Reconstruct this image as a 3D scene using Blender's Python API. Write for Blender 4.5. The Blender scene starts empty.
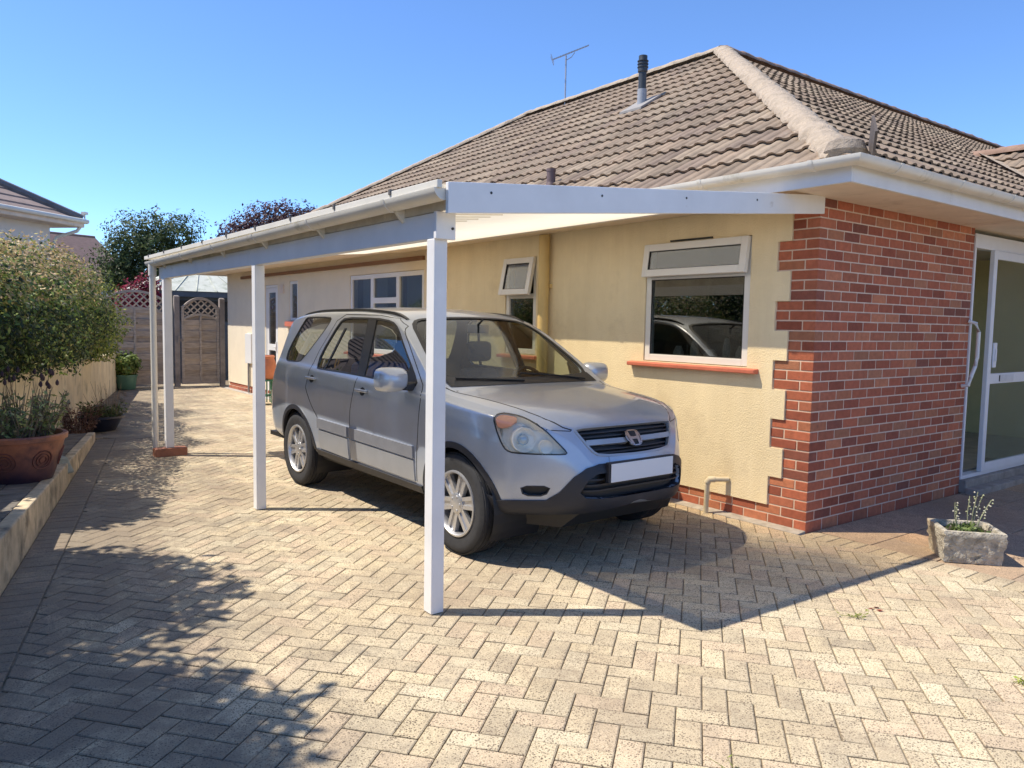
import bpy, bmesh, math, random
from mathutils import Vector, Matrix, geometry, noise
from mathutils.bvhtree import BVHTree
random.seed(7)
R = math.radians
PI = math.pi
SC = bpy.context.scene
COL = SC.collection

# ------------------------------------------------------------------ materials
def _nt(name):
    m = bpy.data.materials.new(name); m.use_nodes = True
    nt = m.node_tree
    b = nt.nodes['Principled BSDF']
    return m, nt, b

def N(nt, kind, **kw):
    n = nt.nodes.new(kind)
    for k, v in kw.items():
        if k in n.inputs.keys(): n.inputs[k].default_value = v
        else: setattr(n, k, v)
    return n

def coords(nt):
    return N(nt, 'ShaderNodeTexCoord').outputs['Object']

def ramp(nt, fac, stops):
    r = N(nt, 'ShaderNodeValToRGB')
    el = r.color_ramp.elements
    while len(el) < len(stops): el.new(0.5)
    for e, (p, c) in zip(el, stops):
        e.position = p; e.color = (*c, 1) if len(c) == 3 else c
    nt.links.new(fac, r.inputs[0])
    return r.outputs[0]

def mixc(nt, fac, a, b, mode='MIX'):
    m = N(nt, 'ShaderNodeMix', data_type='RGBA', blend_type=mode)
    for sock, v in ((0, fac), (6, a), (7, b)):
        if isinstance(v, (int, float)): m.inputs[sock].default_value = v
        elif isinstance(v, tuple): m.inputs[sock].default_value = (*v, 1) if len(v) == 3 else v
        else: nt.links.new(v, m.inputs[sock])
    return m.outputs[2]

def noise_fac(nt, scale, detail=4, rough=.6, dist=0, vec=None, stretch=None):
    n = N(nt, 'ShaderNodeTexNoise')
    n.inputs['Scale'].default_value = scale; n.inputs['Detail'].default_value = detail
    n.inputs['Roughness'].default_value = rough; n.inputs['Distortion'].default_value = dist
    v = vec or coords(nt)
    if stretch:
        mp = N(nt, 'ShaderNodeMapping'); mp.inputs['Scale'].default_value = stretch
        nt.links.new(v, mp.inputs[0]); v = mp.outputs[0]
    nt.links.new(v, n.inputs['Vector'])
    return n.outputs['Fac']

def add_bump(nt, b, fac, strength, dist=.01, prev=None):
    bp = N(nt, 'ShaderNodeBump'); bp.inputs['Strength'].default_value = strength
    bp.inputs['Distance'].default_value = dist
    nt.links.new(fac, bp.inputs['Height'])
    if prev is not None: nt.links.new(prev, bp.inputs['Normal'])
    nt.links.new(bp.outputs[0], b.inputs['Normal'])
    return bp.outputs[0]

def mat(name, color, rough=.6, metal=0., var=.12, vscale=6., bump=0., bscale=60., bdist=.003,
        attr=False, dirt=None, stretch=None, coat=0., spec=.5):
    """principled material; colour varies with noise, optional dirt = (colour, scale, lo, hi)"""
    m, nt, b = _nt(name)
    b.inputs['Roughness'].default_value = rough
    b.inputs['Metallic'].default_value = metal
    b.inputs['Coat Weight'].default_value = coat
    b.inputs['Coat Roughness'].default_value = .05
    b.inputs['Specular IOR Level'].default_value = spec
    c = color
    if attr:
        a = N(nt, 'ShaderNodeAttribute', attribute_name='Col')
        c = mixc(nt, 1., color, a.outputs['Color'], 'MULTIPLY')
    if var > 0:
        f = noise_fac(nt, vscale, 5, .6, stretch=stretch)
        k = ramp(nt, f, [(.3, (1-var,)*3), (.7, (1+var,)*3)])
        c = mixc(nt, 1., c, k, 'MULTIPLY')
    if dirt:
        dc, ds, lo, hi = dirt
        f = ramp(nt, noise_fac(nt, ds, 6, .65), [(lo, (0,0,0)), (hi, (1,1,1))])
        c = mixc(nt, f, c, dc)
    if isinstance(c, tuple): b.inputs['Base Color'].default_value = (*c, 1)
    else: nt.links.new(c, b.inputs['Base Color'])
    if bump > 0:
        add_bump(nt, b, noise_fac(nt, bscale, 4, .6, stretch=stretch), bump, bdist)
    return m

def glass_mat(name, tint=(.8, .85, .85), refl_ior=1.5, rough=0.0, boost=1.0):
    """thin pane: mirror by fresnel over tinted see-through"""
    m, nt, b = _nt(name); nt.nodes.remove(b)
    out = [n for n in nt.nodes if n.type == 'OUTPUT_MATERIAL'][0]
    tr = N(nt, 'ShaderNodeBsdfTransparent'); tr.inputs[0].default_value = (*tint, 1)
    gl = N(nt, 'ShaderNodeBsdfGlossy'); gl.inputs['Roughness'].default_value = rough
    lw = N(nt, 'ShaderNodeLayerWeight'); lw.inputs[0].default_value = .5     # schlick, same from both faces
    pw = N(nt, 'ShaderNodeMath', operation='POWER'); pw.inputs[1].default_value = 4.0
    nt.links.new(lw.outputs['Facing'], pw.inputs[0])
    f0 = ((refl_ior-1)/(refl_ior+1))**2*boost
    mul = N(nt, 'ShaderNodeMath', operation='MULTIPLY_ADD'); mul.inputs[1].default_value = 1-f0; mul.inputs[2].default_value = f0; mul.use_clamp = True
    nt.links.new(pw.outputs[0], mul.inputs[0])
    mx = N(nt, 'ShaderNodeMixShader')
    nt.links.new(mul.outputs[0], mx.inputs[0]); nt.links.new(tr.outputs[0], mx.inputs[1]); nt.links.new(gl.outputs[0], mx.inputs[2])
    nt.links.new(mx.outputs[0], out.inputs[0])
    return m

def leaf_mat(name, color, var=.35):
    m, nt, b = _nt(name)
    a = N(nt, 'ShaderNodeAttribute', attribute_name='Col')
    c = mixc(nt, 1., color, a.outputs['Color'], 'MULTIPLY')
    nt.links.new(c, b.inputs['Base Color'])
    b.inputs['Roughness'].default_value = .55
    b.inputs['Specular IOR Level'].default_value = .3
    out = [n for n in nt.nodes if n.type == 'OUTPUT_MATERIAL'][0]
    tl = N(nt, 'ShaderNodeBsdfTranslucent'); nt.links.new(c, tl.inputs[0])
    mx = N(nt, 'ShaderNodeMixShader'); mx.inputs[0].default_value = .3
    nt.links.new(b.outputs[0], mx.inputs[1]); nt.links.new(tl.outputs[0], mx.inputs[2])
    nt.links.new(mx.outputs[0], out.inputs[0])
    return m

# ------------------------------------------------------------------ mesh builder
class MB:
    def __init__(s): s.v = []; s.f = []; s.c = []; s.m = []; s.col = (1, 1, 1); s.mi = 0
    def vert(s, p): s.v.append(tuple(p)); s.c.append((*s.col, 1)); return len(s.v)-1
    def face(s, idx): s.f.append(tuple(idx)); s.m.append(s.mi)
    def poly(s, pts): s.face([s.vert(p) for p in pts])
    def box(s, x0, x1, y0, y1, z0, z1, M=None):
        P = [Vector(p) for p in ((x0,y0,z0),(x1,y0,z0),(x1,y1,z0),(x0,y1,z0),(x0,y0,z1),(x1,y0,z1),(x1,y1,z1),(x0,y1,z1))]
        if M is not None: P = [M @ p for p in P]
        i = [s.vert(p) for p in P]
        for q in ((0,3,2,1),(4,5,6,7),(0,1,5,4),(1,2,6,5),(2,3,7,6),(3,0,4,7)): s.face([i[k] for k in q])
    def hexa(s, P):
        i = [s.vert(p) for p in P]
        for q in ((0,3,2,1),(4,5,6,7),(0,1,5,4),(1,2,6,5),(2,3,7,6),(3,0,4,7)): s.face([i[k] for k in q])
    def bar(s, a, b, w, h, up=(0,0,1)):
        a, b = Vector(a), Vector(b); d = (b-a).normalized(); r = d.cross(Vector(up))
        if r.length < 1e-4: r = Vector((1,0,0))
        r.normalize(); u = r.cross(d)
        r = r*w/2; u = u*h/2
        s.hexa([a-r-u, a+r-u, b+r-u, b-r-u, a-r+u, a+r+u, b+r+u, b-r+u])
    def ring(s, c, d, r, n, ry=None, up=None):
        d = Vector(d).normalized(); a = d.cross(Vector(up or (0,0,1)))
        if a.length < 1e-3: a = d.cross(Vector((1,0,0)))
        a.normalize(); b = a.cross(d)
        return [s.vert(Vector(c)+a*(r*math.cos(2*PI*k/n))+b*((ry or r)*math.sin(2*PI*k/n))) for k in range(n)]
    def bridge(s, A, B):
        n = len(A)
        for k in range(n): s.face((A[k], A[(k+1) % n], B[(k+1) % n], B[k]))
    def tube(s, pts, r, n=10, cap=True):
        pts = [Vector(p) for p in pts]; prev = None
        rs = r if isinstance(r, (list, tuple)) else [r]*len(pts)
        for i, p in enumerate(pts):
            d = (pts[min(i+1, len(pts)-1)]-pts[max(i-1, 0)])
            ref = (0,0,1) if abs(d.normalized().z) < .95 else (0,1,0)
            cur = s.ring(p, d, rs[i], n, up=ref)
            if prev: s.bridge(prev, cur)
            elif cap: s.face(cur[::-1])
            prev = cur
        if cap: s.face(prev)
    def lathe(s, prof, n=24, M=None, axis='z', closed=False):
        rows = []
        for r, z in prof:
            row = []
            for k in range(n):
                a = 2*PI*k/n
                p = Vector((r*math.cos(a), r*math.sin(a), z)) if axis == 'z' else Vector((z, r*math.cos(a), r*math.sin(a)))
                if M is not None: p = M @ p
                row.append(s.vert(p))
            rows.append(row)
        for A, B in zip(rows, rows[1:]): s.bridge(A, B)
        if closed: s.face(rows[0][::-1]); s.face(rows[-1])
        return rows
    def grid(s, rows, closed=False):
        idx = [[s.vert(p) for p in r] for r in rows]
        for A, B in zip(idx, idx[1:]):
            m = len(A)
            for k in range(m if closed else m-1):
                s.face((A[k], A[(k+1) % m], B[(k+1) % m], B[k]))
        return idx
    def build(s, name, mats, parent=None, W=False, smooth=False, bevel=0, angle=35, loc=None, segs=2, recalc=False):
        me = bpy.data.meshes.new(name)
        off = Vector((0,0,0))
        if W and parent is not None:
            off = parent.location
        V = [(p[0]-off.x, p[1]-off.y, p[2]-off.z) for p in s.v] if off.length > 0 else s.v
        me.from_pydata(V, [], s.f)
        if not isinstance(mats, (list, tuple)): mats = [mats]
        for m in mats: me.materials.append(m)
        if len(mats) > 1: me.polygons.foreach_set('material_index', s.m)
        at = me.color_attributes.new('Col', 'FLOAT_COLOR', 'POINT')
        at.data.foreach_set('color', [x for c in s.c for x in c])
        if recalc:
            bm = bmesh.new(); bm.from_mesh(me); bmesh.ops.recalc_face_normals(bm, faces=bm.faces); bm.to_mesh(me); bm.free()
        if smooth:
            me.polygons.foreach_set('use_smooth', [True]*len(me.polygons))
            me.set_sharp_from_angle(angle=R(angle))
        me.update()
        o = bpy.data.objects.new(name, me); COL.objects.link(o)
        if loc is not None: o.location = loc
        if parent is not None: o.parent = parent
        if bevel:
            bv = o.modifiers.new('Bevel', 'BEVEL'); bv.width = bevel; bv.segments = segs; bv.limit_method = 'ANGLE'; bv.angle_limit = R(40)
            bv.harden_normals = False
        return o

def tag(o, label=None, cat=None, group=None, kind=None):
    if label: o['label'] = label
    if cat: o['category'] = cat
    if group: o['group'] = group
    if kind: o['kind'] = kind
    return o

def thing(name, label, cat, loc=(0,0,0), rotz=0, group=None):
    o = bpy.data.objects.new(name, None); COL.objects.link(o)
    o.location = loc; o.rotation_euler = (0, 0, rotz); o.empty_display_size = .2
    return tag(o, label, cat, group)

def copy_tree(o, parent=None):
    c = o.copy(); COL.objects.link(c)
    if parent is not None: c.parent = parent
    for ch in list(o.children): copy_tree(ch, c)
    return c

def pip(x, y, poly):
    ins = False; n = len(poly); j = n-1
    for i in range(n):
        xi, yi = poly[i]; xj, yj = poly[j]
        if (yi > y) != (yj > y) and x < (xj-xi)*(y-yi)/(yj-yi)+xi: ins = not ins
        j = i
    return ins

def clip_half(poly, a, b, c):
    """keep a*x+b*y<=c"""
    out = []
    for i in range(len(poly)):
        p, q = poly[i], poly[(i+1) % len(poly)]
        dp, dq = a*p[0]+b*p[1]-c, a*q[0]+b*q[1]-c
        if dp <= 0: out.append(p)
        if (dp < 0 < dq) or (dq < 0 < dp):
            t = dp/(dp-dq); out.append((p[0]+t*(q[0]-p[0]), p[1]+t*(q[1]-p[1])))
    return out
# ------------------------------------------------------------------ camera, sky, sun
def make_camera():
    # position and angles solved from the verticals and vanishing points of the house
    Cp = Vector((-5.1895, -3.1985, 1.5267)); yaw, pitch, roll = R(37.006), R(-4.5094), R(1.01293)
    f = Vector((math.sin(yaw)*math.cos(pitch), math.cos(yaw)*math.cos(pitch), math.sin(pitch)))
    r0 = Vector((math.cos(yaw), -math.sin(yaw), 0)); u0 = r0.cross(f)
    r = r0*math.cos(roll)+u0*math.sin(roll); u = -r0*math.sin(roll)+u0*math.cos(roll)
    cam = bpy.data.cameras.new('camera'); o = bpy.data.objects.new('camera', cam); COL.objects.link(o)
    cam.sensor_width = 36; cam.lens = 770.77/1024*36; cam.clip_end = 2000; cam.clip_start = .05
    m = Matrix((r, u, -f)).transposed().to_4x4(); m.translation = Cp
    o.matrix_world = m
    SC.camera = o
make_camera()
SUNV = Vector((-1.13, .78, 2.19)).normalized()
w = bpy.data.worlds.new("World"); SC.world = w; w.use_nodes = True
nt = w.node_tree; bg = nt.nodes['Background']
sky = nt.nodes.new('ShaderNodeTexSky'); sky.sky_type = 'NISHITA'; sky.sun_disc = False
sky.sun_elevation = math.asin(SUNV.z); sky.sun_rotation = math.atan2(SUNV.x, SUNV.y)
sky.air_density = .72; sky.dust_density = 0; sky.ozone_density = 10; sky.altitude = 0
nt.links.new(sky.outputs[0], bg.inputs[0]); bg.inputs[1].default_value = .15
ld = bpy.data.lights.new('sun', 'SUN'); ld.energy = 3.6; ld.angle = R(.5); ld.color = (1, .93, .82)
lo = bpy.data.objects.new('sun', ld); COL.objects.link(lo)
lo.rotation_euler = (-SUNV).to_track_quat('-Z', 'Y').to_euler(); lo.location = (-6, 4, 12)
SC.view_settings.view_transform = 'Standard'; SC.view_settings.look = 'None'
SC.view_settings.gamma = 1; SC.view_settings.exposure = .85
SC.render.engine = 'CYCLES'
SC.render.resolution_x = 1024; SC.render.resolution_y = 768
SC.cycles.max_bounces = 8; SC.cycles.transparent_max_bounces = 12
# ------------------------------------------------------------------ ground and paving
KP = Vector((-4.94, 1.71)); KD = Vector((.2275, .9738)).normalized(); KN = Vector((KD.y, -KD.x))  # kerb line, KN points to the drive
def kpt(s, d, z=0):   # s metres along kerb from KP, d metres to the right of it
    q = KP+KD*s+KN*d; return Vector((q.x, q.y, z))

def paver_mat():
    m, nt, b = _nt('concrete_block_paving')
    a = N(nt, 'ShaderNodeAttribute', attribute_name='Col').outputs['Color']
    f = noise_fac(nt, 9, 6, .7)
    c = mixc(nt, 1., a, ramp(nt, f, [(.3, (.82,.82,.83)), (.7, (1.14,1.13,1.1))]), 'MULTIPLY')
    # exposed grit: fine pits and dark lichen specks
    v = N(nt, 'ShaderNodeTexVoronoi'); v.inputs['Scale'].default_value = 95; v.inputs['Randomness'].default_value = 1; nt.links.new(coords(nt), v.inputs['Vector'])
    sp = ramp(nt, v.outputs['Distance'], [(.26, (1,1,1)), (.38, (0,0,0))])
    patch = ramp(nt, noise_fac(nt, 7, 6, .8), [(.36, (.2,.2,.2)), (.56, (1,1,1))])
    c = mixc(nt, mixc(nt, 1., sp, patch, 'MULTIPLY'), c, (.12, .09, .065))
    fine = ramp(nt, noise_fac(nt, 210, 2, .5), [(.38, (.58,.55,.52)), (.54, (1.06,1.06,1.06))])
    c = mixc(nt, .75, c, fine, 'MULTIPLY')
    # broad weathering and blackened moss; heavier towards the kerb, where water stands
    sep = N(nt, 'ShaderNodeSeparateXYZ'); nt.links.new(coords(nt), sep.inputs[0])
    mp = N(nt, 'ShaderNodeMath', operation='MULTIPLY_ADD'); nt.links.new(sep.outputs[1], mp.inputs[0]); mp.inputs[1].default_value = -.2336; mp.inputs[2].default_value = 5.34
    ad = N(nt, 'ShaderNodeMath', operation='ADD'); nt.links.new(sep.outputs[0], ad.inputs[0]); nt.links.new(mp.outputs[0], ad.inputs[1])
    near = N(nt, 'ShaderNodeMapRange'); near.inputs[1].default_value = 0; near.inputs[2].default_value = 2.3
    near.inputs[3].default_value = .25; near.inputs[4].default_value = -.05; nt.links.new(ad.outputs[0], near.inputs[0])
    nz = noise_fac(nt, 2.0, 9, .78, .5)
    s2 = N(nt, 'ShaderNodeMath', operation='ADD'); nt.links.new(nz, s2.inputs[0]); nt.links.new(near.outputs[0], s2.inputs[1])
    st = ramp(nt, s2.outputs[0], [(.52, (0,0,0)), (.72, (.75,.75,.75))])
    c = mixc(nt, st, c, (.17, .14, .11))
    # earthy tyre-trodden patches
    e_ = ramp(nt, noise_fac(nt, .62, 8, .68, .3, stretch=(1.3, .8, 1)), [(.48, (0,0,0)), (.64, (.7,.7,.7))])
    c = mixc(nt, mixc(nt, 1., e_, ramp(nt, noise_fac(nt, 26, 5, .8), [(.35, (.35,.35,.35)), (.6, (1,1,1))]), 'MULTIPLY'), c, (.27, .205, .14))
    nt.links.new(c, b.inputs['Base Color'])
    b.inputs['Roughness'].default_value = .9; b.inputs['Specular IOR Level'].default_value = .25
    n1 = add_bump(nt, b, noise_fac(nt, 160, 3, .6), .5, .004)
    return m
M_PAVER = paver_mat()
M_SAND = mat('joint_sand', (.26, .20, .13), .95, var=.4, vscale=20, bump=.4, dirt=((.05,.06,.025), 3, .5, .7))

def block(mb, poly, z=0.0, ch=.0055, depth=.022, col=(1,1,1)):
    """one paving block from a convex outline"""
    n = len(poly)
    if n < 3: return
    ar = 0.5*sum(poly[i][0]*poly[(i+1) % n][1]-poly[(i+1) % n][0]*poly[i][1] for i in range(n))
    if ar < 0: poly = poly[::-1]; ar = -ar
    if ar < .0015: return
    cx = sum(p[0] for p in poly)/n; cy = sum(p[1] for p in poly)/n
    tx, ty = random.gauss(0, .006), random.gauss(0, .006); dz = random.gauss(0, .0008)
    mb.col = col
    hz = lambda x, y: z+dz+(x-cx)*tx+(y-cy)*ty
    def inset(d):
        out = []
        for i in range(n):
            a, p, q = poly[i-1], poly[i], poly[(i+1) % n]
            e1 = Vector((p[0]-a[0], p[1]-a[1])); e2 = Vector((q[0]-p[0], q[1]-p[1]))
            if e1.length < 1e-6 or e2.length < 1e-6: out.append(p); continue
            e1.normalize(); e2.normalize()
            n1 = Vector((-e1.y, e1.x)); n2 = Vector((-e2.y, e2.x)); k = 1+n1.dot(n2)
            o = (n1+n2)/max(k, .3)*d
            out.append((p[0]+o.x, p[1]+o.y))
        return out
    A = inset(.0022); B = inset(.0022+ch)
    mb.col = tuple(q*.76 for q in col)            # sides and chamfer edge darker, so the joints show
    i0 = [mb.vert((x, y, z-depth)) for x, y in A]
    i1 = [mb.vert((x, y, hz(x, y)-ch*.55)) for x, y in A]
    mb.col = col
    i2 = [mb.vert((x, y, hz(x, y))) for x, y in B]
    mb.bridge(i0, i1); mb.bridge(i1, i2); mb.face(i2)

PC = [(.61,.505,.335), (.64,.535,.36), (.59,.485,.325), (.565,.47,.32), (.60,.48,.33), (.54,.45,.31), (.65,.555,.385), (.575,.485,.335), (.59,.47,.325)]
def pcol(k=1.0):
    c = random.choice(PC); j = random.uniform(.90, 1.07)*k
    return tuple(x*j for x in c)

def herringbone():
    mb = MB(); a = R(39.5); ca, sa = math.cos(a), math.sin(a); g = .1015
    nx, ny = KN.x, KN.y; kc = nx*KP.x+ny*KP.y
    for i in range(-130, 240):
        for j in range(-160, 200):
            k = (i-j) % 4
            if k == 0: r = (i, j, i+2, j+1)
            elif k == 3: r = (i, j, i+1, j+2)
            else: continue
            cx, cy = (r[0]+r[2])/2*g, (r[1]+r[3])/2*g
            X, Y = ca*cx-sa*cy-2, sa*cx+ca*cy
            if X < -7 or X > .2 or Y < -4.2 or Y > 15.6: continue
            if nx*X+ny*Y-kc < .0: continue
            P = [(r[0], r[1]), (r[2], r[1]), (r[2], r[3]), (r[0], r[3])]
            P = [(ca*x*g-sa*y*g-2, sa*x*g+ca*y*g) for x, y in P]
            s = (Vector((X, Y))-KP).dot(KD)
            P = clip_half(P, 1, 0, -.1)
            P = clip_half(P, -nx, -ny, -(kc+(.215 if s < 5.95 else -.38)))
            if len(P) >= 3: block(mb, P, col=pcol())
    # soldier course beside the kerb
    for k in range(-62, 57):
        P = [kpt(k*.104, .0), kpt(k*.104, .212), kpt((k+1)*.104, .212), kpt((k+1)*.104, 0)]
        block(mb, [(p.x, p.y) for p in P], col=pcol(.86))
    # soldier row carrying the wall line out past the corner
    for k in range(0, 40):
        y = -.02-k*.104
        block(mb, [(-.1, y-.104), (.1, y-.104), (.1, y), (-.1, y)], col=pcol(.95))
    # path slabs in front of the brick wall and door
    y = 0
    r = 0
    for y0, y1 in ((-.45, -.02), (-.9, -.45), (-1.35, -.9), (-1.8, -1.35), (-2.25, -1.8), (-2.7, -2.25)):
        x = .1-(.3 if r % 2 else 0)
        while x < 7:
            c = random.choice([(.50,.37,.26), (.45,.345,.25), (.54,.38,.25), (.42,.325,.24)])
            P = clip_half([(x, y0), (x+.6, y0), (x+.6, y1), (x, y1)], -1, 0, -.1)
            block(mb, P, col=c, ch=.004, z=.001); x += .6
        r += 1
    o = mb.build('driveway', M_PAVER); tag(o, kind='structure')
herringbone()
g = MB(); g.box(-400, 400, -200, 600, -.5, -.009); tag(g.build('ground', M_SAND), kind='structure')
# mortar fillet along the wall foot
M_MORTAR_G = mat('weathered_mortar', (.40, .37, .32), .95, var=.25, vscale=14, bump=.6, bscale=80)
f = MB()
for k in range(94):
    y0, y1 = k*.15, (k+1)*.15
    f.hexa([(-.1, y0, -.02), (-.002, y0, -.02), (-.002, y1, -.02), (-.1, y1, -.02), (-.1, y0, .001), (-.002, y0, .012), (-.002, y1, .012), (-.1, y1, .001)])
tag(f.build('mortar_strip', M_MORTAR_G), kind='structure')
# raised bed: kerb stones, paved terrace
M_KERB = mat('sandy_kerb_stone', (.56, .46, .31), .92, var=.22, vscale=9, bump=.5, bscale=90, dirt=((.16,.13,.09), 4, .5, .72), attr=True)
M_TERR = mat('dark_terrace_paving', (.17, .15, .125), .92, var=.3, vscale=8, bump=.6, bscale=50, dirt=((.09,.08,.05), 5, .5, .7), attr=True)
def kz(s): return max(.1, .30-.034*s)          # the terrace dies into the rising drive
kb = MB()
s = -5.0
while s < 5.8:
    L = min(.58, 5.82-s); e = .004
    c = random.uniform(.85, 1.15); kb.col = (c, c*.98, c*.95)
    P = []
    for z0, z1 in ((-.02, kz(s)), ):
        P = [kpt(s+e, -.09, -.02), kpt(s+e, -.002, -.02), kpt(s+L-e, -.002, -.02), kpt(s+L-e, -.09, -.02),
             kpt(s+e, -.09, kz(s)), kpt(s+e, -.002, kz(s)), kpt(s+L-e, -.002, kz(s+L)), kpt(s+L-e, -.09, kz(s+L))]
    kb.hexa(P); s += L
o = kb.build('kerb', M_KERB, bevel=.012, recalc=True); tag(o, kind='structure')
tr = MB()
s = -5.0
while s < 5.75:
    L = .3
    for d0, d1 in ((-.30, -.096), (-.62, -.306)):
        c = random.uniform(.75, 1.2); tr.col = (c, c, c); e = .004
        zz = -.006-random.random()*.004
        tr.hexa([kpt(s+e, d0, -.02), kpt(s+e, d1, -.02), kpt(s+L-e, d1, -.02), kpt(s+L-e, d0, -.02),
                 kpt(s+e, d0, kz(s)+zz), kpt(s+e, d1, kz(s)+zz), kpt(s+L-e, d1, kz(s+L)+zz), kpt(s+L-e, d0, kz(s+L)+zz)])
    s += L
o = tr.build('terrace', M_TERR, bevel=.006, recalc=True); tag(o, kind='structure')
# retaining wall: line through (-3.63, 9) parallel to the kerb, earth behind it
M_RET = mat('cream_painted_wall', (.76, .64, .43), .9, var=.14, vscale=3, bump=.5, bscale=70, bdist=.004, dirt=((.22,.19,.12), 2.2, .56, .78), attr=True)
WD = Vector((.26, .9656)); WP = Vector((-3.63, 9.0))
def wpt(s, d, z): q = WP+WD*s+Vector((WD.y, -WD.x))*d; return Vector((q.x, q.y, z))
def wz(s): return .88-.02*s
rw = MB(); s = -14
while s < 6.0:
    L = .45; c = random.uniform(.93, 1.05); rw.col = (c, c, c*.98)
    rw.hexa([wpt(s, -.2, -.02), wpt(s, 0, -.02), wpt(s+L, 0, -.02), wpt(s+L, -.2, -.02),
             wpt(s, -.2, wz(s)), wpt(s, 0, wz(s)), wpt(s+L, 0, wz(s+L)), wpt(s+L, -.2, wz(s+L))])
    rw.col = (.93, .9, .86)
    rw.mi = 0
    rw.hexa([wpt(s+L-.005, .0, 0), wpt(s+L-.005, .0015, 0), wpt(s+L, .0015, 0), wpt(s+L, .0, 0),
             wpt(s+L-.005, .0, wz(s)), wpt(s+L-.005, .0015, wz(s)), wpt(s+L, .0015, wz(s)), wpt(s+L, .0, wz(s))])
    s += L
o = rw.build('retaining_wall', M_RET, recalc=True)
tag(o, 'low cream painted retaining wall beneath the hedge along the drive', 'wall')
M_SOIL = mat('garden_soil', (.075, .055, .035), .95, var=.4, vscale=5, bump=.8, bscale=25, bdist=.03)
so = MB()
rows = []
for k in range(0, 60):
    s = -14+k*.6
    rows.append([wpt(s, -d, wz(min(s, 6))-.06+(0 if d < .3 else .04*noise.noise(Vector((s, d, 0))))) for d in (.19, .8, 1.6, 3, 6, 30)])
so.grid(rows)
tag(so.build('garden_bank', M_SOIL, recalc=True), kind='structure')
# ------------------------------------------------------------------ bungalow
M_REND = mat('yellow_roughcast_render', (.87, .745, .50), .92, var=.06, vscale=2.2, bump=.8, bscale=80, bdist=.007, dirt=((.50,.40,.25), 1.1, .58, .85))
def streaks(m, lo=.95, hi=1.02):
    nt = m.node_tree; b = nt.nodes['Principled BSDF']; src = b.inputs['Base Color'].links[0].from_socket
    f = noise_fac(nt, 5, 6, .7, stretch=(1, 1, .10))
    nt.links.new(mixc(nt, 1., src, ramp(nt, f, [(.3, (lo, lo*.985, lo*.95)), (.6, (hi, hi, hi))]), 'MULTIPLY'), b.inputs['Base Color'])
streaks(M_REND)
M_REND2 = mat('cream_roughcast_render', (.80, .69, .51), .92, var=.05, vscale=2.2, bump=.9, bscale=95, bdist=.005, dirt=((.60,.52,.40), 1.1, .62, .85))
M_MORT = mat('pale_pink_mortar', (.68, .53, .42), .95, var=.12, vscale=10, bump=.5, bscale=120)
M_BRICK = mat('red_brick', (1, 1, 1), .88, var=.16, vscale=22, bump=.7, bscale=110, bdist=.003, attr=True, dirt=((.16,.08,.06), 16, .62, .80))
M_UPVC = mat('white_window_plastic', (.78, .77, .74), .35, var=.03, vscale=3)
M_WHITEP = mat('white_gloss_paint', (.74, .74, .74), .45, var=.06, vscale=4, bump=.12, bscale=30, dirt=((.42,.38,.32), 5, .66, .85))
M_GUTTER = mat('aged_white_gutter_plastic', (.74, .70, .61), .5, var=.08, vscale=3, dirt=((.36,.33,.22), 4.5, .60, .82))
M_SOFFIT = mat('cream_soffit_board', (.74, .62, .50), .8, var=.1, vscale=3, dirt=((.42,.31,.23), 2.5, .55, .8), stretch=(1, 1, 1))
M_SILL = mat('red_painted_sill', (.56, .16, .10), .6, var=.15, vscale=8, bump=.2, bscale=50)
M_GLASS = glass_mat('window_glass', (.62, .66, .66), 1.9, boost=1.6)
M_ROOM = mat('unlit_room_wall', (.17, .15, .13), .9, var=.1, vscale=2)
M_NET = mat('lace_curtain', (.65, .65, .66), .9, var=.12, vscale=30)
M_LEAD = mat('dark_rubber', (.03, .03, .03), .6, var=0)
M_TILE = mat('weathered_concrete_roof_tile', (1, 1, 1), .93, var=.22, vscale=5, bump=.8, bscale=55, bdist=.006, attr=True, dirt=((.31,.255,.19), 10, .60, .76))
M_CAP = mat('lichened_ridge_mortar', (.40, .32, .235), .95, var=.25, vscale=9, bump=1., bscale=30, bdist=.02, dirt=((.25,.19,.14), 9, .58, .75))

H = thing('bungalow', 'single storey house with yellow rendered side, red brick front corner and hipped brown tiled roof', 'house')

BRH = .0752
def bcol():
    c = random.choices([(.43,.13,.07), (.38,.11,.06), (.30,.085,.05), (.48,.18,.095), (.40,.135,.075), (.24,.08,.055), (.38,.16,.09)], [6,6,4,3,4,1.2,1.2])[0]
    j = random.uniform(.85, 1.15); return tuple(x*j for x in c)
EXT = 2.48
NC = 33
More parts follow.
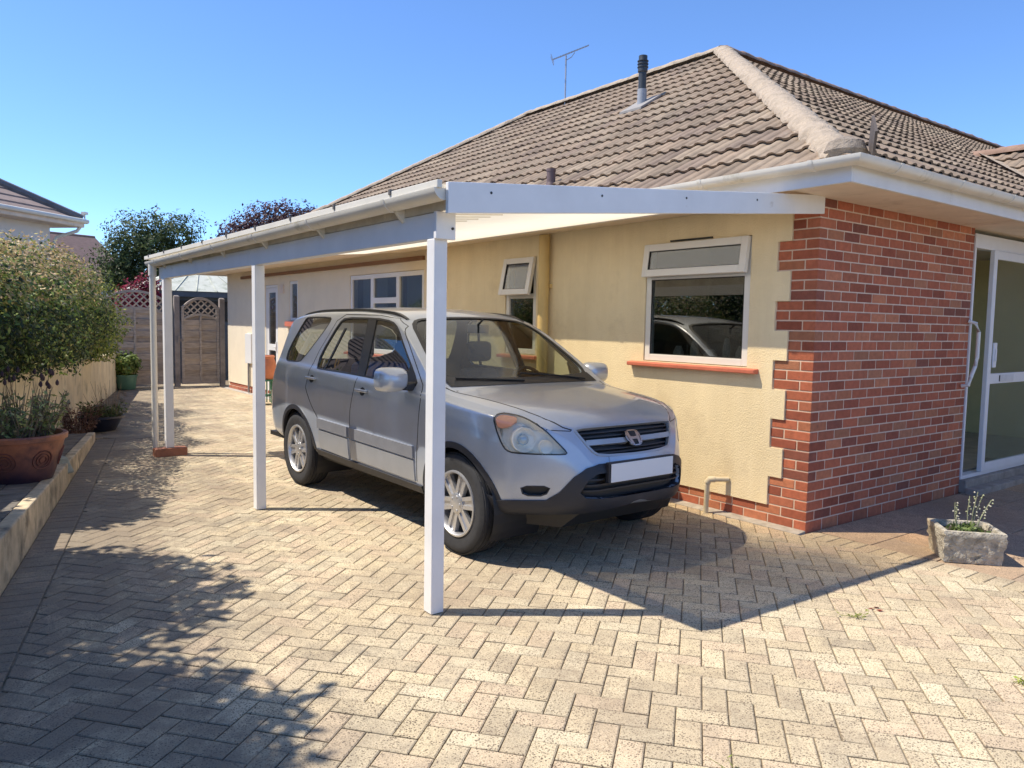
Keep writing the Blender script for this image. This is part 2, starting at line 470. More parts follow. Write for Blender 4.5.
# brick front wall and its returning quoins
bk = MB()
def brick(x0, x1, y0, y1, k, col=None):
    j = lambda s=.0007: random.gauss(0, s)
    z0 = k*BRH+.0095; z1 = (k+1)*BRH-.0005
    if k == 0: z0 = -.02
    bk.col = col or bcol()
    a, b_, c, d = j(), j(), j(), j()
    bk.hexa([(x0, y0+a, z0), (x1, y0+b_, z0), (x1, y1, z0), (x0, y1, z0), (x0, y0+a, z1), (x1, y0+b_, z1), (x1, y1, z1), (x0, y1, z1)])
quoin_w = []
for k in range(NC):
    even = k % 2 == 0
    # face y=0 : from x=0
    x = .215 if even else .1025
    xs = []
    corner = random.random()
    # corner brick (wraps the corner)
    if even: brick(0, .215, 0, .1025, k)
    else: brick(0, .1025, 0, .215, k)
    x += .011
    while x < 2.54-.02:
        x1 = min(x+.2125, 2.54)
        if x1-x > .03: brick(x, x1, 0, .1, k)
        x += .225
    # return on x=0 face
    grp = (k-2)//3
    if k < 2: yend = 14.0
    elif (k-2) >= 0 and grp % 2 == 0: yend = .335
    else: yend = .2175
    quoin_w.append((k*BRH, (k+1)*BRH, yend))
    y = (.1025 if even else .215)+.01
    while y < yend-.02:
        y1 = min(y+.215, yend)
        if y1-y > .03:
            j = random.gauss(0, .0006)
            bk.col = bcol(); z0 = k*BRH+.0095 if k else -.02; z1 = (k+1)*BRH-.001
            bk.hexa([(j, y, z0), (.1, y, z0), (.1, y1, z0), (j, y1, z0), (j, y, z1), (.1, y, z1), (.1, y1, z1), (j, y1, z1)])
        y += .225
o = bk.build('brickwork', M_BRICK, H, bevel=.003, segs=1)
o['label'] = 'red brick front wall, corner quoins and low brick plinth'
mo = MB()
mo.box(.0035, .2, .0035, 13.99, -.05, .150)
mo.box(.0035, .099, .0035, .335, .150, EXT)
mo.box(.099, 2.5395, .0035, .2, .150, EXT)
mo.box(.2, 2.5395, .0035, .2, -.05, .1499)
mo.build('mortar_bed', M_MORT, H)

# openings in the side wall: y0, y1, z0, z1
OP = dict(kitchen=(.57, 1.69, 1.21, 2.25), narrow=(3.27, 3.82, 1.19, 2.24), triple=(5.62, 7.86, 1.05, 2.21), slot=(9.98, 10.36, 1.50, 2.21), door=(10.96, 11.62, .02, 2.17))
def wall_cells(y_breaks, z_breaks, inside, x0, x1, mb, jag=None):
    def P(x, y, z):
        if jag and abs(z-jag) < 1e-6 and x < 0: z += .014*noise.noise(Vector((y*9, 3, 0)))+.008*noise.noise(Vector((y*31, 3, 5)))
        return (x, y, z)
    for a, b_ in zip(y_breaks, y_breaks[1:]):
        for c, d in zip(z_breaks, z_breaks[1:]):
            if not inside((a+b_)/2, (c+d)/2): continue
            mb.poly([P(x0, a, c), P(x0, a, d), P(x0, b_, d), P(x0, b_, c)])
            if not inside((a+b_)/2, c-.001): mb.poly([P(x0, a, c), P(x0, b_, c), P(x1, b_, c), P(x1, a, c)])
            if not inside((a+b_)/2, d+.001): mb.poly([P(x0, a, d), P(x1, a, d), P(x1, b_, d), P(x0, b_, d)])
            if not inside(a-.001, (c+d)/2): mb.poly([P(x0, a, c), P(x1, a, c), P(x1, a, d), P(x0, a, d)])
            if not inside(b_+.001, (c+d)/2): mb.poly([P(x0, b_, c), P(x0, b_, d), P(x1, b_, d), P(x1, b_, c)])
yb = sorted(set([.2175, .335, 14.0]+[v for o_ in OP.values() for v in o_[:2]]+[.22+.09*i for i in range(1, 153) if .22+.09*i < 14]))
zb = sorted(set([.14, EXT+.05]+[q[0] for q in quoin_w if q[0] > .14]+[v for o_ in OP.values() for v in o_[2:]]))
def inside(y, z):
    if z < .14 or z > EXT+.05 or y > 14 or y < .2175: return False
    for a, b_, c, d in OP.values():
        if a < y < b_ and c < z < d: return False
    for z0, z1, ye in quoin_w:
        if z0 <= z < z1: return y > ye+.004
    return y > .2215
rm = MB(); wall_cells(yb, zb, inside, -.014, .12, rm, jag=.14)
for i_, f_ in enumerate(rm.f):
    if sum(rm.v[q][1] for q in f_)/len(f_) > 5.45: rm.m[i_] = 1
rm.mi = 1
# north end, rear and far side walls of the rendered house
rm.box(0, 9.2, 13.9, 14.0, -.02, EXT+.05)
rm.box(9.1, 9.2, .3, 13.899, -.02, EXT+.05)
rm.box(6.2, 9.2, .2, .3, -.02, EXT+.05)
o = rm.build('wall', [M_REND, M_REND2], H); o['label'] = 'yellow roughcast rendered wall'

def room(y0, y1, z0, z1, depth=1.2, x=.12, mb=None, xn=None):
    m = mb or MB(); e = .35
    X1 = x+depth
    m.poly([(X1, y0-e, z0-.7), (X1, y1+e, z0-.7), (X1, y1+e, z1+.2), (X1, y0-e, z1+.2)])
    m.poly([(x, y0-e, z0-.7), (X1, y0-e, z0-.7), (X1, y0-e, z1+.2), (x, y0-e, z1+.2)])
    m.poly([(x, y1+e, z0-.7), (X1, y1+e, z0-.7), (X1, y1+e, z1+.2), (x, y1+e, z1+.2)])
    m.poly([(x, y0-e, z0-.7), (X1, y0-e, z0-.7), (X1, y1+e, z0-.7), (x, y1+e, z0-.7)])
    m.poly([(x, y0-e, z1+.2), (X1, y0-e, z1+.2), (X1, y1+e, z1+.2), (x, y1+e, z1+.2)])
    return m
rmm = MB()
for k_, (a, b_, c, d) in OP.items():
    room(a, b_, c, d, mb=rmm)
rmm.build('interior', M_ROOM, H)

def rect_frame(mb, y0, y1, z0, z1, x0, x1, w_, M=None):
    mb.box(x0, x1, y0, y0+w_, z0, z1, M); mb.box(x0, x1, y1-w_, y1, z0, z1, M)
    mb.box(x0, x1, y0+w_, y1-w_, z0, z0+w_, M); mb.box(x0, x1, y0+w_, y1-w_, z1-w_, z1, M)
def pane(parent, y0, y1, z0, z1, x, M=None):
    p = MB(); p.box(x-.003, x+.003, y0, y1, z0, z1, M)
    return p.build('pane', M_GLASS, parent)
def sill(parent, y0, y1, z, mt=None, d=.075, h=.045):
    s_ = MB(); s_.hexa([(-d, y0, z-h), (.0, y0, z-h), (.0, y1, z-h), (-d, y1, z-h), (-d, y0, z-.012), (.03, y0, z), (.03, y1, z), (-d, y1, z-.012)])
    return s_.build('sill', mt or M_SILL, parent, bevel=.006)
def vent_sash(parent, y0, y1, z0, z1, ang):
    """top hung sash swung out at the foot"""
    M = Matrix.Translation((-.02, 0, z1)) @ Matrix.Rotation(ang, 4, 'Y') @ Matrix.Translation((.02, 0, -z1))
    f = MB(); rect_frame(f, y0, y1, z0, z1, -.05, -.008, .062, M)
    o = f.build('vent_sash', M_UPVC, parent, bevel=.004)
    pane(o, y0+.06, y1-.06, z0+.06, z1-.06, -.03, M)
    gk = MB(); rect_frame(gk, y0+.06, y1-.06, z0+.06, z1-.06, -.042, -.024, .007, M); gk.build('gasket', M_LEAD, o)
    return o
def win(label, key):
    a, b_, c, d = OP[key]
    return a, b_, c, d
# kitchen window
a, b_, c, d = OP['kitchen']
wn = MB(); rect_frame(wn, a+.005, b_-.005, c+.005, d-.005, -.004, .055, .058); wn.box(-.004, .055, a+.064, b_-.064, 1.935, 1.985)
W1 = wn.build('window', M_UPVC, H, bevel=.004); W1['label'] = 'white window over a red sill nearest the brick corner'
pane(W1, a+.06, b_-.06, c+.06, 1.936, .02)
gk = MB(); rect_frame(gk, a+.063, b_-.063, c+.063, 1.935, .0, .012, .007); gk.build('gasket', M_LEAD, W1)
vent_sash(W1, a+.01, b_-.01, 1.955, d-.008, R(7))
sill(W1, .46, 1.84, 1.208)
hd = MB(); hd.box(-.03, -.015, .95, 1.4, d+.004, d+.018); hd.build('trickle_vent', M_LEAD, W1)
# things on the kitchen sill inside
M_CROCK = mat('pale_crockery', (.5, .5, .46), .4, var=.2)
for yy, rr, hh in ((.8, .05, .14), (.95, .035, .2), (1.12, .06, .1), (1.3, .04, .17), (1.48, .05, .12)):
    it = MB(); it.lathe([(rr*.8, c+.02), (rr, c+.02+hh*.5), (rr*.5, c+.02+hh)], 12, Matrix.Translation((.22, yy, 0)), closed=True)
    it.build('ornament', M_CROCK, W1, smooth=True)
# narrow window
a, b_, c, d = OP['narrow']
wn = MB(); rect_frame(wn, a+.005, b_-.005, c+.005, d-.005, -.004, .055, .055); wn.box(-.004, .055, a+.061, b_-.061, 1.80, 1.85)
W2 = wn.build('window', M_UPVC, H, bevel=.004); W2['label'] = 'narrow white window with its top vent open beside the pipe'
pane(W2, a+.06, b_-.06, c+.06, 1.801, .02); vent_sash(W2, a+.008, b_-.008, 1.825, d-.008, R(11)); sill(W2, 3.2, 3.9, 1.188)
# triple window
a, b_, c, d = OP['triple']
m1, m2 = 6.35, 7.13
wn = MB(); rect_frame(wn, a+.005, b_-.005, c+.005, d-.005, -.004, .055, .062)
for mm in (m1, m2): wn.box(-.0045, .0555, mm-.045, mm+.045, c+.067, d-.067)
wn.box(-.0045, .0555, m1+.045, m2-.045, 1.78, 1.86)
W3 = wn.build('window', M_UPVC, H, bevel=.004); W3['label'] = 'wide three part white window with lace curtains'
for p0, p1, q0, q1 in ((a+.06, m1-.04, c+.06, d-.06), (m2+.04, b_-.06, c+.06, d-.06), (m1+.04, m2-.04, c+.06, 1.785), (m1+.04, m2-.04, 1.855, d-.06)):
    pane(W3, p0, p1, q0, q1, .02)
nc = MB()
ny = 150
for k in range(ny):
    y0 = a+.05+(b_-a-.1)*k/ny; y1 = a+.05+(b_-a-.1)*(k+1)/ny
    zt = lambda y: 1.52+.05*abs(math.sin(y*11))
    xx = lambda y: .10+.012*math.sin(y*70)
    nc.poly([(xx(y0), y0, c), (xx(y1), y1, c), (xx(y1), y1, zt(y1)), (xx(y0), y0, zt(y0))])
nc.build('lace_curtain', M_NET, W3)
M_PANE_BACK = mat('pale_blue_grey_sheet', (.42, .47, .53), .9, var=.1, vscale=5)  # added blue-grey sheet behind the side panes, lifts their tone
for q0, q1 in ((a+.02, m1+.1), (m2-.1, b_-.02)):
    bl = MB(); bl.box(.20, .204, q0, q1, c, d); bl.build('pane_backing', M_PANE_BACK, W3)
sill(W3, a-.1, b_+.1, c)
# slot window and back door
a, b_, c, d = OP['slot']
wn = MB(); rect_frame(wn, a+.005, b_-.005, c+.005, d-.005, -.004, .055, .05)
W4 = wn.build('window', M_UPVC, H, bevel=.004); W4['label'] = 'small slit window over a pinkish sill'
pane(W4, a+.05, b_-.05, c+.05, d-.05, .02); sill(W4, a-.1, b_+.1, c-.003, h=.1)
a, b_, c, d = OP['door']
dm = MB(); rect_frame(dm, a+.005, b_-.005, c, d-.005, -.004, .06, .05); rect_frame(dm, a+.06, b_-.06, c+.055, d-.06, .0, .045, .085)
dm.box(.0, .045, a+.146, b_-.146, .93, 1.05)
D1 = dm.build('door', M_UPVC, H, bevel=.003); D1['label'] = 'white glazed back door at the far end of the rendered wall'
pane(D1, a+.14, b_-.14, c+.13, .94, .02); pane(D1, a+.14, b_-.14, 1.04, d-.14, .02)
dh = MB(); dh.tube([(-.03, a+.1, 1.0), (-.03, a+.2, 1.0)], .01, 8); dh.box(-.02, 0, a+.085, a+.115, .92, 1.1); dh.build('handle', M_UPVC, D1)
# meter box, small vent, pipes
mb = MB(); mb.box(-.06, -.0141, 12.35, 12.72, .62, 1.22); mb.build('meter_box', M_UPVC, H, bevel=.006)
mb = MB(); mb.box(-.03, -.0141, 10.62, 10.82, 2.0, 2.16)
for k in range(5): mb.box(-.036, -.03, 10.63, 10.81, 2.015+k*.028, 2.03+k*.028)
mb.build('wall_vent', M_SOFFIT, H)
pm = MB(); pm.tube([(-.045, 12.55, .02), (-.045, 12.55, .62)], .022, 10); pm.build('service_pipe', mat('grey_pipe', (.25, .25, .25), .6), H, smooth=True)
M_YPIPE = mat('yellow_painted_pipe', (.64, .47, .20), .55, var=.06, vscale=4, bump=.1, bscale=20)
pm = MB(); pm.tube([(-.085, 3.06, -.02), (-.085, 3.06, 2.44)], .057, 20)
pm.tube([(-.085, 3.06, .9), (-.085, 3.06, .99)], .066, 20)
for z in (.6, 1.9): pm.box(-.05, -.013, 3.0, 3.12, z, z+.04)
pm.build('soil_pipe', M_YPIPE, H, smooth=True)
pm = MB(); pm.tube([(-.016, .70, .285), (-.10, .76, .285), (-.13, .80, .275), (-.14, .815, .23), (-.14, .82, -.0)], .021, 12)
pm.tube([(-.105, .765, .285), (-.135, .80, .28), (-.141, .815, .25)], .027, 12)
pm.build('waste_pipe', mat('cream_waste_pipe', (.62, .54, .38), .6, var=.1), H, smooth=True)
# brown ledger under the canopy
lg = MB(); lg.box(-.05, -.0145, 5.6, 13.0, 2.33, 2.385); lg.build('ledger_board', mat('brown_stained_timber', (.24, .12, .06), .7, var=.2, vscale=4, stretch=(6, .5, 6)), H)

# ---- roof
ZE, T31 = 2.60, math.tan(R(31.3)); OV = .5
YF = 14.5; APX = (4.6, 4.6, ZE+5.1*T31); APN = (4.6, 9.4, APX[2])
TCOL = [(.265,.195,.135), (.285,.215,.15), (.24,.18,.125), (.30,.23,.16), (.265,.195,.135), (.225,.165,.12)]
def tiles(name, org, ud, vd, nrm, ulen, cuts, rows=17, vlen=5.97, pitch=.15, lab=None):
    """ribbed interlocking tiles; u along eaves, v up slope; cuts = planes (point, normal) whose outer side is removed"""
    mb = MB(); org = Vector(org); ud = Vector(ud).normalized(); vd = Vector(vd).normalized(); nrm = Vector(nrm).normalized()
    dv = vlen/rows
    prof = [(0, 0), (.08, .010), (.2, .017), (.38, .017), (.5, .010), (.58, 0), (.78, -.003), (.985, 0)]
    nu = int(ulen/pitch)+1
    for r in range(rows):
        v0 = r*dv; v1 = (r+1)*dv+.07
        prev = None
        for t in range(nu):
            if t % 2 == 0:
                mb.col = random.choice(TCOL); j = random.uniform(.86, 1.12); mb.col = tuple(x*j for x in mb.col)
                lift = abs(random.gauss(0, .004)); sh = random.gauss(0, .006)
            for (p, h) in prof:
                u = (t+p)*pitch
                lo = org+ud*u+vd*(v0+sh)+nrm*(h+.025+lift)
                lo2 = org+ud*u+vd*(v0+sh+.004)+nrm*(h+.010+lift*.5)
                hi = org+ud*u+vd*v1+nrm*(h-.004)
                cur = (mb.vert(lo2), mb.vert(lo), mb.vert(hi))
                if prev: mb.face((prev[0], cur[0], cur[1], prev[1])); mb.face((prev[1], cur[1], cur[2], prev[2]))
                prev = cur
    me = bpy.data.meshes.new('t'); me.from_pydata(mb.v, [], mb.f)
    at = me.color_attributes.new('Col', 'FLOAT_COLOR', 'POINT'); at.data.foreach_set('color', [x for c in mb.c for x in c])
    bm = bmesh.new(); bm.from_mesh(me)
    for co, no in cuts:
        bmesh.ops.bisect_plane(bm, geom=bm.verts[:]+bm.edges[:]+bm.faces[:], plane_co=co, plane_no=no, clear_outer=True)
    bm.to_mesh(me); bm.free(); me.materials.append(M_TILE); me.name = name
    o = bpy.data.objects.new(name, me); COL.objects.link(o); o.parent = H
    if lab: o['label'] = lab
    # solid deck below so nothing shows through
    return o
cs, sn = math.cos(R(31.3)), math.sin(R(31.3))
# west slope: eaves x=-.5, rising to +x
tiles('roof_slope', (-.5, -.5, ZE-.01), (0, 1, 0), (cs, 0, sn), (-sn, 0, cs), 15.0,
      [((-.5, -.5, 0), Vector((1, -1, 0))), ((-.5, YF, 0), Vector((1, 1, 0)))], lab='brown tiled roof slope above the rendered wall')
# south slope: eaves y=-.5
tiles('roof_slope', (-.5, -.5, ZE-.01), (1, 0, 0), (0, cs, sn), (0, -sn, cs), 22,
      [((-.5, -.5, 0), Vector((-1, 1, 0)))], lab='brown tiled roof slope above the brick front')
# gable of the small front wing: west slope from eaves x=4.6
tiles('roof_slope', (4.6, -5, ZE-.01), (0, 1, 0), (cs, 0, sn), (-sn, 0, cs), 7.5,
      [((4.6, -.5, 0), Vector((-1, 1, 0)))], rows=8, vlen=2.8, lab='small tiled slope of the front wing')
dk = MB()
dk.poly([(-.48, -.48, ZE-.02), APX[:2]+(APX[2]-.03,), APN[:2]+(APN[2]-.03,), (-.48, YF, ZE-.02)])
dk.poly([(-.48, -.48, ZE-.02), (21, -.48, ZE-.02), (21, 4.6, APX[2]-.03), APX[:2]+(APX[2]-.03,)])
dk.poly([(-.48, YF, ZE-.02), APN[:2]+(APN[2]-.03,), (9.7, YF, ZE-.02)])
dk.poly([(9.7, YF, ZE-.02), APN[:2]+(APN[2]-.03,), (4.6, 4.6, APX[2]-.03), (9.7, 4.6, ZE)])
dk.poly([(4.6, 4.6, APX[2]-.03), (21, 4.6, APX[2]-.03), (21, 9.7, ZE), (9.7, 9.7, ZE)])
dk.poly([(6.99, -5, 4.03), (6.99, 2, 4.03), (9.4, 2, 2.6), (9.4, -5, 2.6)])
dk.build('roof_deck', mat('roof_underlay', (.16, .13, .10), .95, var=.1), H)
def cap(name, a, b_, r, n=None, mt=None, seg=.42, flat=.75, wob=.012, fr=1.):
    m = MB(); a, b_ = Vector(a), Vector(b_); L = (b_-a).length; d = (b_-a)/L
    side = d.cross(Vector((0, 0, 1))).normalized(); up = side.cross(d)
    k = 0.; i = 0
    rows = []
    steps = int(L/.07)
    for i in range(steps+1):
        s_ = L*i/steps; ph = (s_ % seg)/seg
        rr = r*(1.12-.14*ph) if ph < .92 else r*.90
        row = []
        for q in range(11):
            an = PI*q/10
            off = wob*(noise.noise(Vector((s_*5*fr, q*.8*fr, r*50)))*.6+noise.noise(Vector((s_*14, q*1.9, r*20)))*.6)
            row.append(a+d*s_+side*(rr*1.05+off)*math.cos(an)+up*((rr*flat+off)*math.sin(an)-.02))
        rows.append(row)
    m.grid(rows); m.poly(rows[0][::-1]); m.poly(rows[-1])
    return m.build(name, mt or M_CAP, H, smooth=True, angle=50)
cap('hip_cap', (-.42, -.42, ZE+.02), (APX[0], APX[1], APX[2]+.02), .125, wob=.02, fr=3., seg=.36)
cap('ridge_cap', (APX[0], APX[1], APX[2]+.03), (APN[0], APN[1], APN[2]+.03), .11, wob=.014)
cap('hip_cap', (APN[0], APN[1], APN[2]+.03), (-.44, YF-.06, ZE+.05), .11, wob=.012)
M_CAP2 = mat('brown_ridge_tile', (.27, .17, .12), .93, var=.25, vscale=6, bump=.7, bscale=40, bdist=.01)
cap('ridge_cap', (APX[0], APX[1], APX[2]+.03), (21, 4.6, APX[2]+.03), .11, mt=M_CAP2, wob=.016)
cap('ridge_cap', (6.99, 1.98, 4.04), (6.99, -5, 4.04), .13, mt=M_CAP2, wob=.01)
vl = MB(); vl.poly([(4.55, -.5, ZE+.045), (4.78, -.5, ZE+.08), (7.1, 1.82, 4.11), (6.87, 1.82, 4.08)]); vl.build('valley_flashing', M_CAP, H)
mo2 = MB(); mo2.lathe([(0, -.09), (.10, -.06), (.135, 0), (.11, .06), (.05, .09), (0, .095)], 18, Matrix.Translation((-.40, -.40, ZE+.075)))
mo2.build('mortar_bedding', mat('grey_bedding_mortar', (.27, .22, .17), .95, var=.3, vscale=14, bump=1., bscale=40, bdist=.015), H, smooth=True)
# broken tile at the foot of the hip
bt = MB(); bt.box(-.13, .13, -.008, .008, 0, .2, Matrix.Translation((-.30, -.52, 2.66)) @ Matrix.Rotation(R(35), 4, 'Z') @ Matrix.Rotation(R(-35), 4, 'Y')); bt.build('hip_iron', mat('dark_slate_piece', (.10, .08, .07), .9), H)

# soffits and fascias
sf = MB()
sf.box(-.5, -.016, -.5, YF, 2.475, 2.485); sf.box(-.016, 8, -.5, -.004, 2.475, 2.485)
sf.box(2.42, 8, -.003, 1.7, 2.4751, 2.4849)
sf.box(-.016, 9.7, 14.005, YF, 2.475, 2.485)
for x in (.9, 2.2, 3.5): sf.box(x, x+.006, -.49, -.02, 2.4725, 2.475)
sf.build('soffit', M_SOFFIT, H)
fa = MB(); fa.box(-.522, -.5, -.522, YF+.02, 2.455, 2.60); fa.box(-.5, 9, -.522, -.5001, 2.455, 2.60); fa.box(-.5, 9.7, YF, YF+.022, 2.455, 2.60)
fa.build('fascia', M_WHITEP, H, bevel=.003)
def gutter(parent, pts, r=.058, name='gutter', mt=None, W=False, clips=.9, capends=(True, True)):
    """half round gutter, open top, with brackets"""
    m = MB(); pts = [Vector(p) for p in pts]
    n = 10; rows = []
    for i, p in enumerate(pts):
        if i == 0: d = (pts[1]-p).normalized(); k = 1
        elif i == len(pts)-1: d = (p-pts[i-1]).normalized(); k = 1
        else:
            d1 = (p-pts[i-1]).normalized(); d2 = (pts[i+1]-p).normalized(); d = (d1+d2).normalized(); k = 1/max(.4, d.dot(d1))
        side = d.cross(Vector((0, 0, 1))).normalized()
        out = [p+side*(r*k*math.cos(PI+PI*q/n))+Vector((0, 0, r*math.sin(PI+PI*q/n))) for q in range(n+1)]
        inn = [p+side*((r-.005)*k*math.cos(2*PI-PI*q/n))+Vector((0, 0, (r-.005)*math.sin(2*PI-PI*q/n))) for q in range(n+1)]
        rows.append(out+inn)
    m.grid(rows, closed=True)
    for e, pi in ((0, 0), (-1, -1)):
        if capends[0 if e == 0 else 1]:
            rw_ = rows[e][:n+1]; m.poly(rw_ if e else rw_[::-1])
    # union collars and brackets
    for a, b_ in zip(pts, pts[1:]):
        L = (b_-a).length; d = (b_-a)/L; side = d.cross(Vector((0, 0, 1))).normalized()
        q = clips*.5
        while q < L:
            c = a+d*q
            rr = [[c+d*dd+side*((r+.006)*math.cos(PI+PI*t/n))+Vector((0, 0, (r+.006)*math.sin(PI+PI*t/n)+.002)) for t in range(n+1)] for dd in (-.016, .016)]
            r0 = [[c+d*dd+side*((r)*math.cos(PI+PI*t/n))+Vector((0, 0, (r)*math.sin(PI+PI*t/n))) for t in range(n+1)] for dd in (-.016, .016)]
            m.grid(rr); m.grid([r0[0], rr[0]]); m.grid([rr[1], r0[1]])
            q += clips
    return m.build(name, mt or M_GUTTER, parent, W=W, smooth=True, angle=40)
gutter(H, [(-.585, YF+.05, 2.60), (-.585, -.585, 2.60), (9, -.585, 2.60)])
# flue and soil vent through the west slope
def rz(x): return ZE+(x+OV)*T31
fl = MB(); X, Y = 2.61, 4.34; z0 = rz(X)
fl.tube([(X, Y, z0-.1), (X, Y, z0+.22)], .062, 16); fl.mi = 1
fl.tube([(X, Y, z0+.20), (X, Y, z0+.50)], .053, 16)
fl.lathe([(.053, z0+.44), (.066, z0+.45), (.066, z0+.57), (.058, z0+.60), (.058, z0+.66), (.03, z0+.67)], 16, Matrix.Translation((X, Y, 0)))
for k in range(3): fl.lathe([(.058, z0+.5+k*.04), (.075, z0+.505+k*.04), (.075, z0+.515+k*.04), (.058, z0+.52+k*.04)], 16, Matrix.Translation((X, Y, 0)))
o = fl.build('flue_pipe', [mat('lead_grey_collar', (.30, .31, .33), .7), mat('black_flue', (.035, .04, .045), .5)], H, smooth=True, angle=40)
fs = MB(); fs.hexa([(X-.22, Y-.2, rz(X-.22)+.02), (X+.16, Y-.2, rz(X+.16)+.02), (X+.16, Y+.2, rz(X+.16)+.02), (X-.22, Y+.2, rz(X-.22)+.02),
                    (X-.22, Y-.2, rz(X-.22)+.05), (X+.16, Y-.2, rz(X+.16)+.05), (X+.16, Y+.2, rz(X+.16)+.05), (X-.22, Y+.2, rz(X-.22)+.05)])
fs.build('flashing', mat('pale_lead', (.27, .25, .23), .8), o)
sv = MB(); X, Y = .11, 3.21; z0 = rz(X); sv.tube([(X, Y, z0-.1), (X, Y, z0+.17)], .046, 16); sv.lathe([(.046, z0-.02), (.06, z0), (.046, z0+.05)], 16, Matrix.Translation((X, Y, 0))); sv.tube([(X, Y, z0+.16), (X, Y, z0+.19)], .05, 16)
sv.build('vent_pipe', mat('brown_vent_pipe', (.13, .085, .08), .6), H, smooth=True, angle=40)
# aerial behind the ridge
ar = MB(); AX, AY = 4.54, 8.2
top = 6.57
ar.tube([(AX, AY, 4.8), (AX, AY, top)], .016, 8)
ba = Vector((AX-.20, AY+.16, top-.08)); bb = Vector((AX+.33, AY-.26, top+.19))
ar.bar(ba, bb, .02, .02)
d = (bb-ba).normalized(); side = d.cross(Vector((0, 0, 1))).normalized(); upv = side.cross(d)
for k in range(11):
    p = ba.lerp(bb, .22+.078*k); L = .055-.002*k
    ar.bar(p-side*L, p+side*L, .007, .007)
for s_ in (-.12, -.06, 0, .06, .12):
    ar.bar(ba+upv*s_*.6-side*.10, ba+upv*s_*.6+side*.10, .006, .006)
for s_ in (-.15, .15): ar.bar(ba-upv*.08+side*s_*.66, ba+upv*.08+side*s_*.66, .006, .006)
ar.tube([(AX, AY, top-.09), (AX+.08, AY-.06, top-.03), (AX+.13, AY-.10, top+.06)], .007, 6)
ar.build('tv_aerial', mat('grey_aluminium', (.38, .38, .40), .45, metal=.6), H)

# small front wing beyond the porch
wg = MB(); wg.box(5.0, 9.0, -4.6, -.30, -.02, 2.47); wg.build('wing_wall', M_REND, H)
we_ = MB(); we_.poly([(4.62, -4.98, 2.62), (6.99, -4.98, 4.03), (9.4, -4.98, 2.62)]); we_.box(4.6, 9.4, -5, -.53, 2.475, 2.485); we_.build('wing_gable', M_WHITEP, H)
wf = MB(); wf.box(4.578, 4.6, -5, -.53, 2.455, 2.60); wf.box(4.578, 9.42, -5.022, -5, 2.455, 2.60); wf.build('fascia', M_WHITEP, H)
# ---- porch and sliding door at the right
PX = 2.545
M_YIN = mat('yellow_porch_wall', (.78, .70, .42), .9, var=.05)
M_FLOORP = mat('porch_tiles', (.50, .45, .40), .6, var=.2, vscale=6)
pi_ = MB()
pi_.box(PX-.004, 6.2, 1.55, 1.6, .0, 2.48); pi_.box(6.15, 6.2, .2, 1.549, .0, 2.48)
pi_.box(PX-.13, PX-.005, .2, 1.55, 0, 2.48)
pi_.build('porch_wall', M_YIN, H)
pf = MB(); pf.box(PX, 6.15, .14, 1.55, .0, .15); pf.build('porch_floor', M_FLOORP, H)
st = MB(); st.box(PX, 6.2, -.06, .14, .0, .125); st.box(PX-.01, 6.2, -.17, -.06, -.01, .055)
st.build('threshold', mat('concrete_step', (.30, .27, .24), .9, var=.25, vscale=9, bump=.5), H, bevel=.008)
pfm = MB()
pfm.box(PX, 6.2, -.012, .075, .126, .16)               # sill track
pfm.box(PX, 6.2, -.012, .075, 2.30, 2.43)              # head
pfm.box(PX, PX+.03, -.012, .075, .16, 2.30)
pfm.box(6.15, 6.2, -.012, .075, .16, 2.3)
pfm.box(PX, PX+.016, .01, .09, 2.43, 2.475)
PD = pfm.build('sliding_door', mat('white_door_frame', (.76, .77, .80), .35, var=.03), H, bevel=.004); PD['label'] = 'white framed glass sliding door standing partly open'
M_DF = PD.data.materials[0]
lf = MB(); LX = 2.93
lf.box(LX, LX+.075, -.03, .012, .165, 2.30); lf.box(LX+.075, 4.6, -.03, .012, .165, .245); lf.box(LX+.075, 4.6, -.03, .012, 2.22, 2.30)
lf.box(LX+.075, 4.6, -.028, .01, 1.02, 1.12); lf.box(4.6, 4.68, -.03, .012, .165, 2.3)
DL = lf.build('door_leaf', M_DF, H, bevel=.004)
p_ = MB(); p_.box(LX+.07, 4.61, -.011, -.005, .24, 1.025); p_.box(LX+.07, 4.61, -.011, -.005, 1.115, 2.225); p_.build('pane', glass_mat('door_glass', (.80, .84, .78), 1.5, boost=.9), DL)
lk = MB(); lk.box(LX+.08, LX+.15, -.045, -.03, 1.18, 1.42); lk.box(LX+.10, LX+.13, -.055, -.045, 1.24, 1.36); lk.build('handle', M_DF, DL, bevel=.004)
lb = MB(); lb.box(LX+.30, LX+.62, -.034, -.0285, 1.035, 1.105); lb.build('letter_plate', mat('silver_letter_plate', (.62, .63, .66), .35), DL, bevel=.003)
lb = MB(); lb.box(LX+.28, LX+.295, -.033, -.0285, 1.04, 1.10); lb.build('seal', M_LEAD, DL)
# white inner door and frames
ind = MB(); ind.box(2.72, 3.0, 1.49, 1.545, .15, 2.06); ind.box(3.05, 3.11, 1.49, 1.545, .15, 2.06); ind.box(4.1, 4.2, 1.49, 1.545, .15, 2.3); ind.box(4.62, 4.70, 1.49, 1.545, .15, 2.3)
ind.build('inner_door', mat('pale_blue_white_door', (.60, .66, .74), .5), H)
gr = MB(); gr.tube([(PX-.05, -.012, 1.62), (PX-.03, -.07, 1.60), (PX-.0, -.085, 1.52), (PX+.0, -.085, 1.28), (PX-.02, -.08, 1.20), (PX-.10, -.08, 1.10), (PX-.11, -.07, 1.03), (PX-.11, -.012, 1.02)], .017, 10)
gr.build('grab_rail', M_UPVC, H, smooth=True)
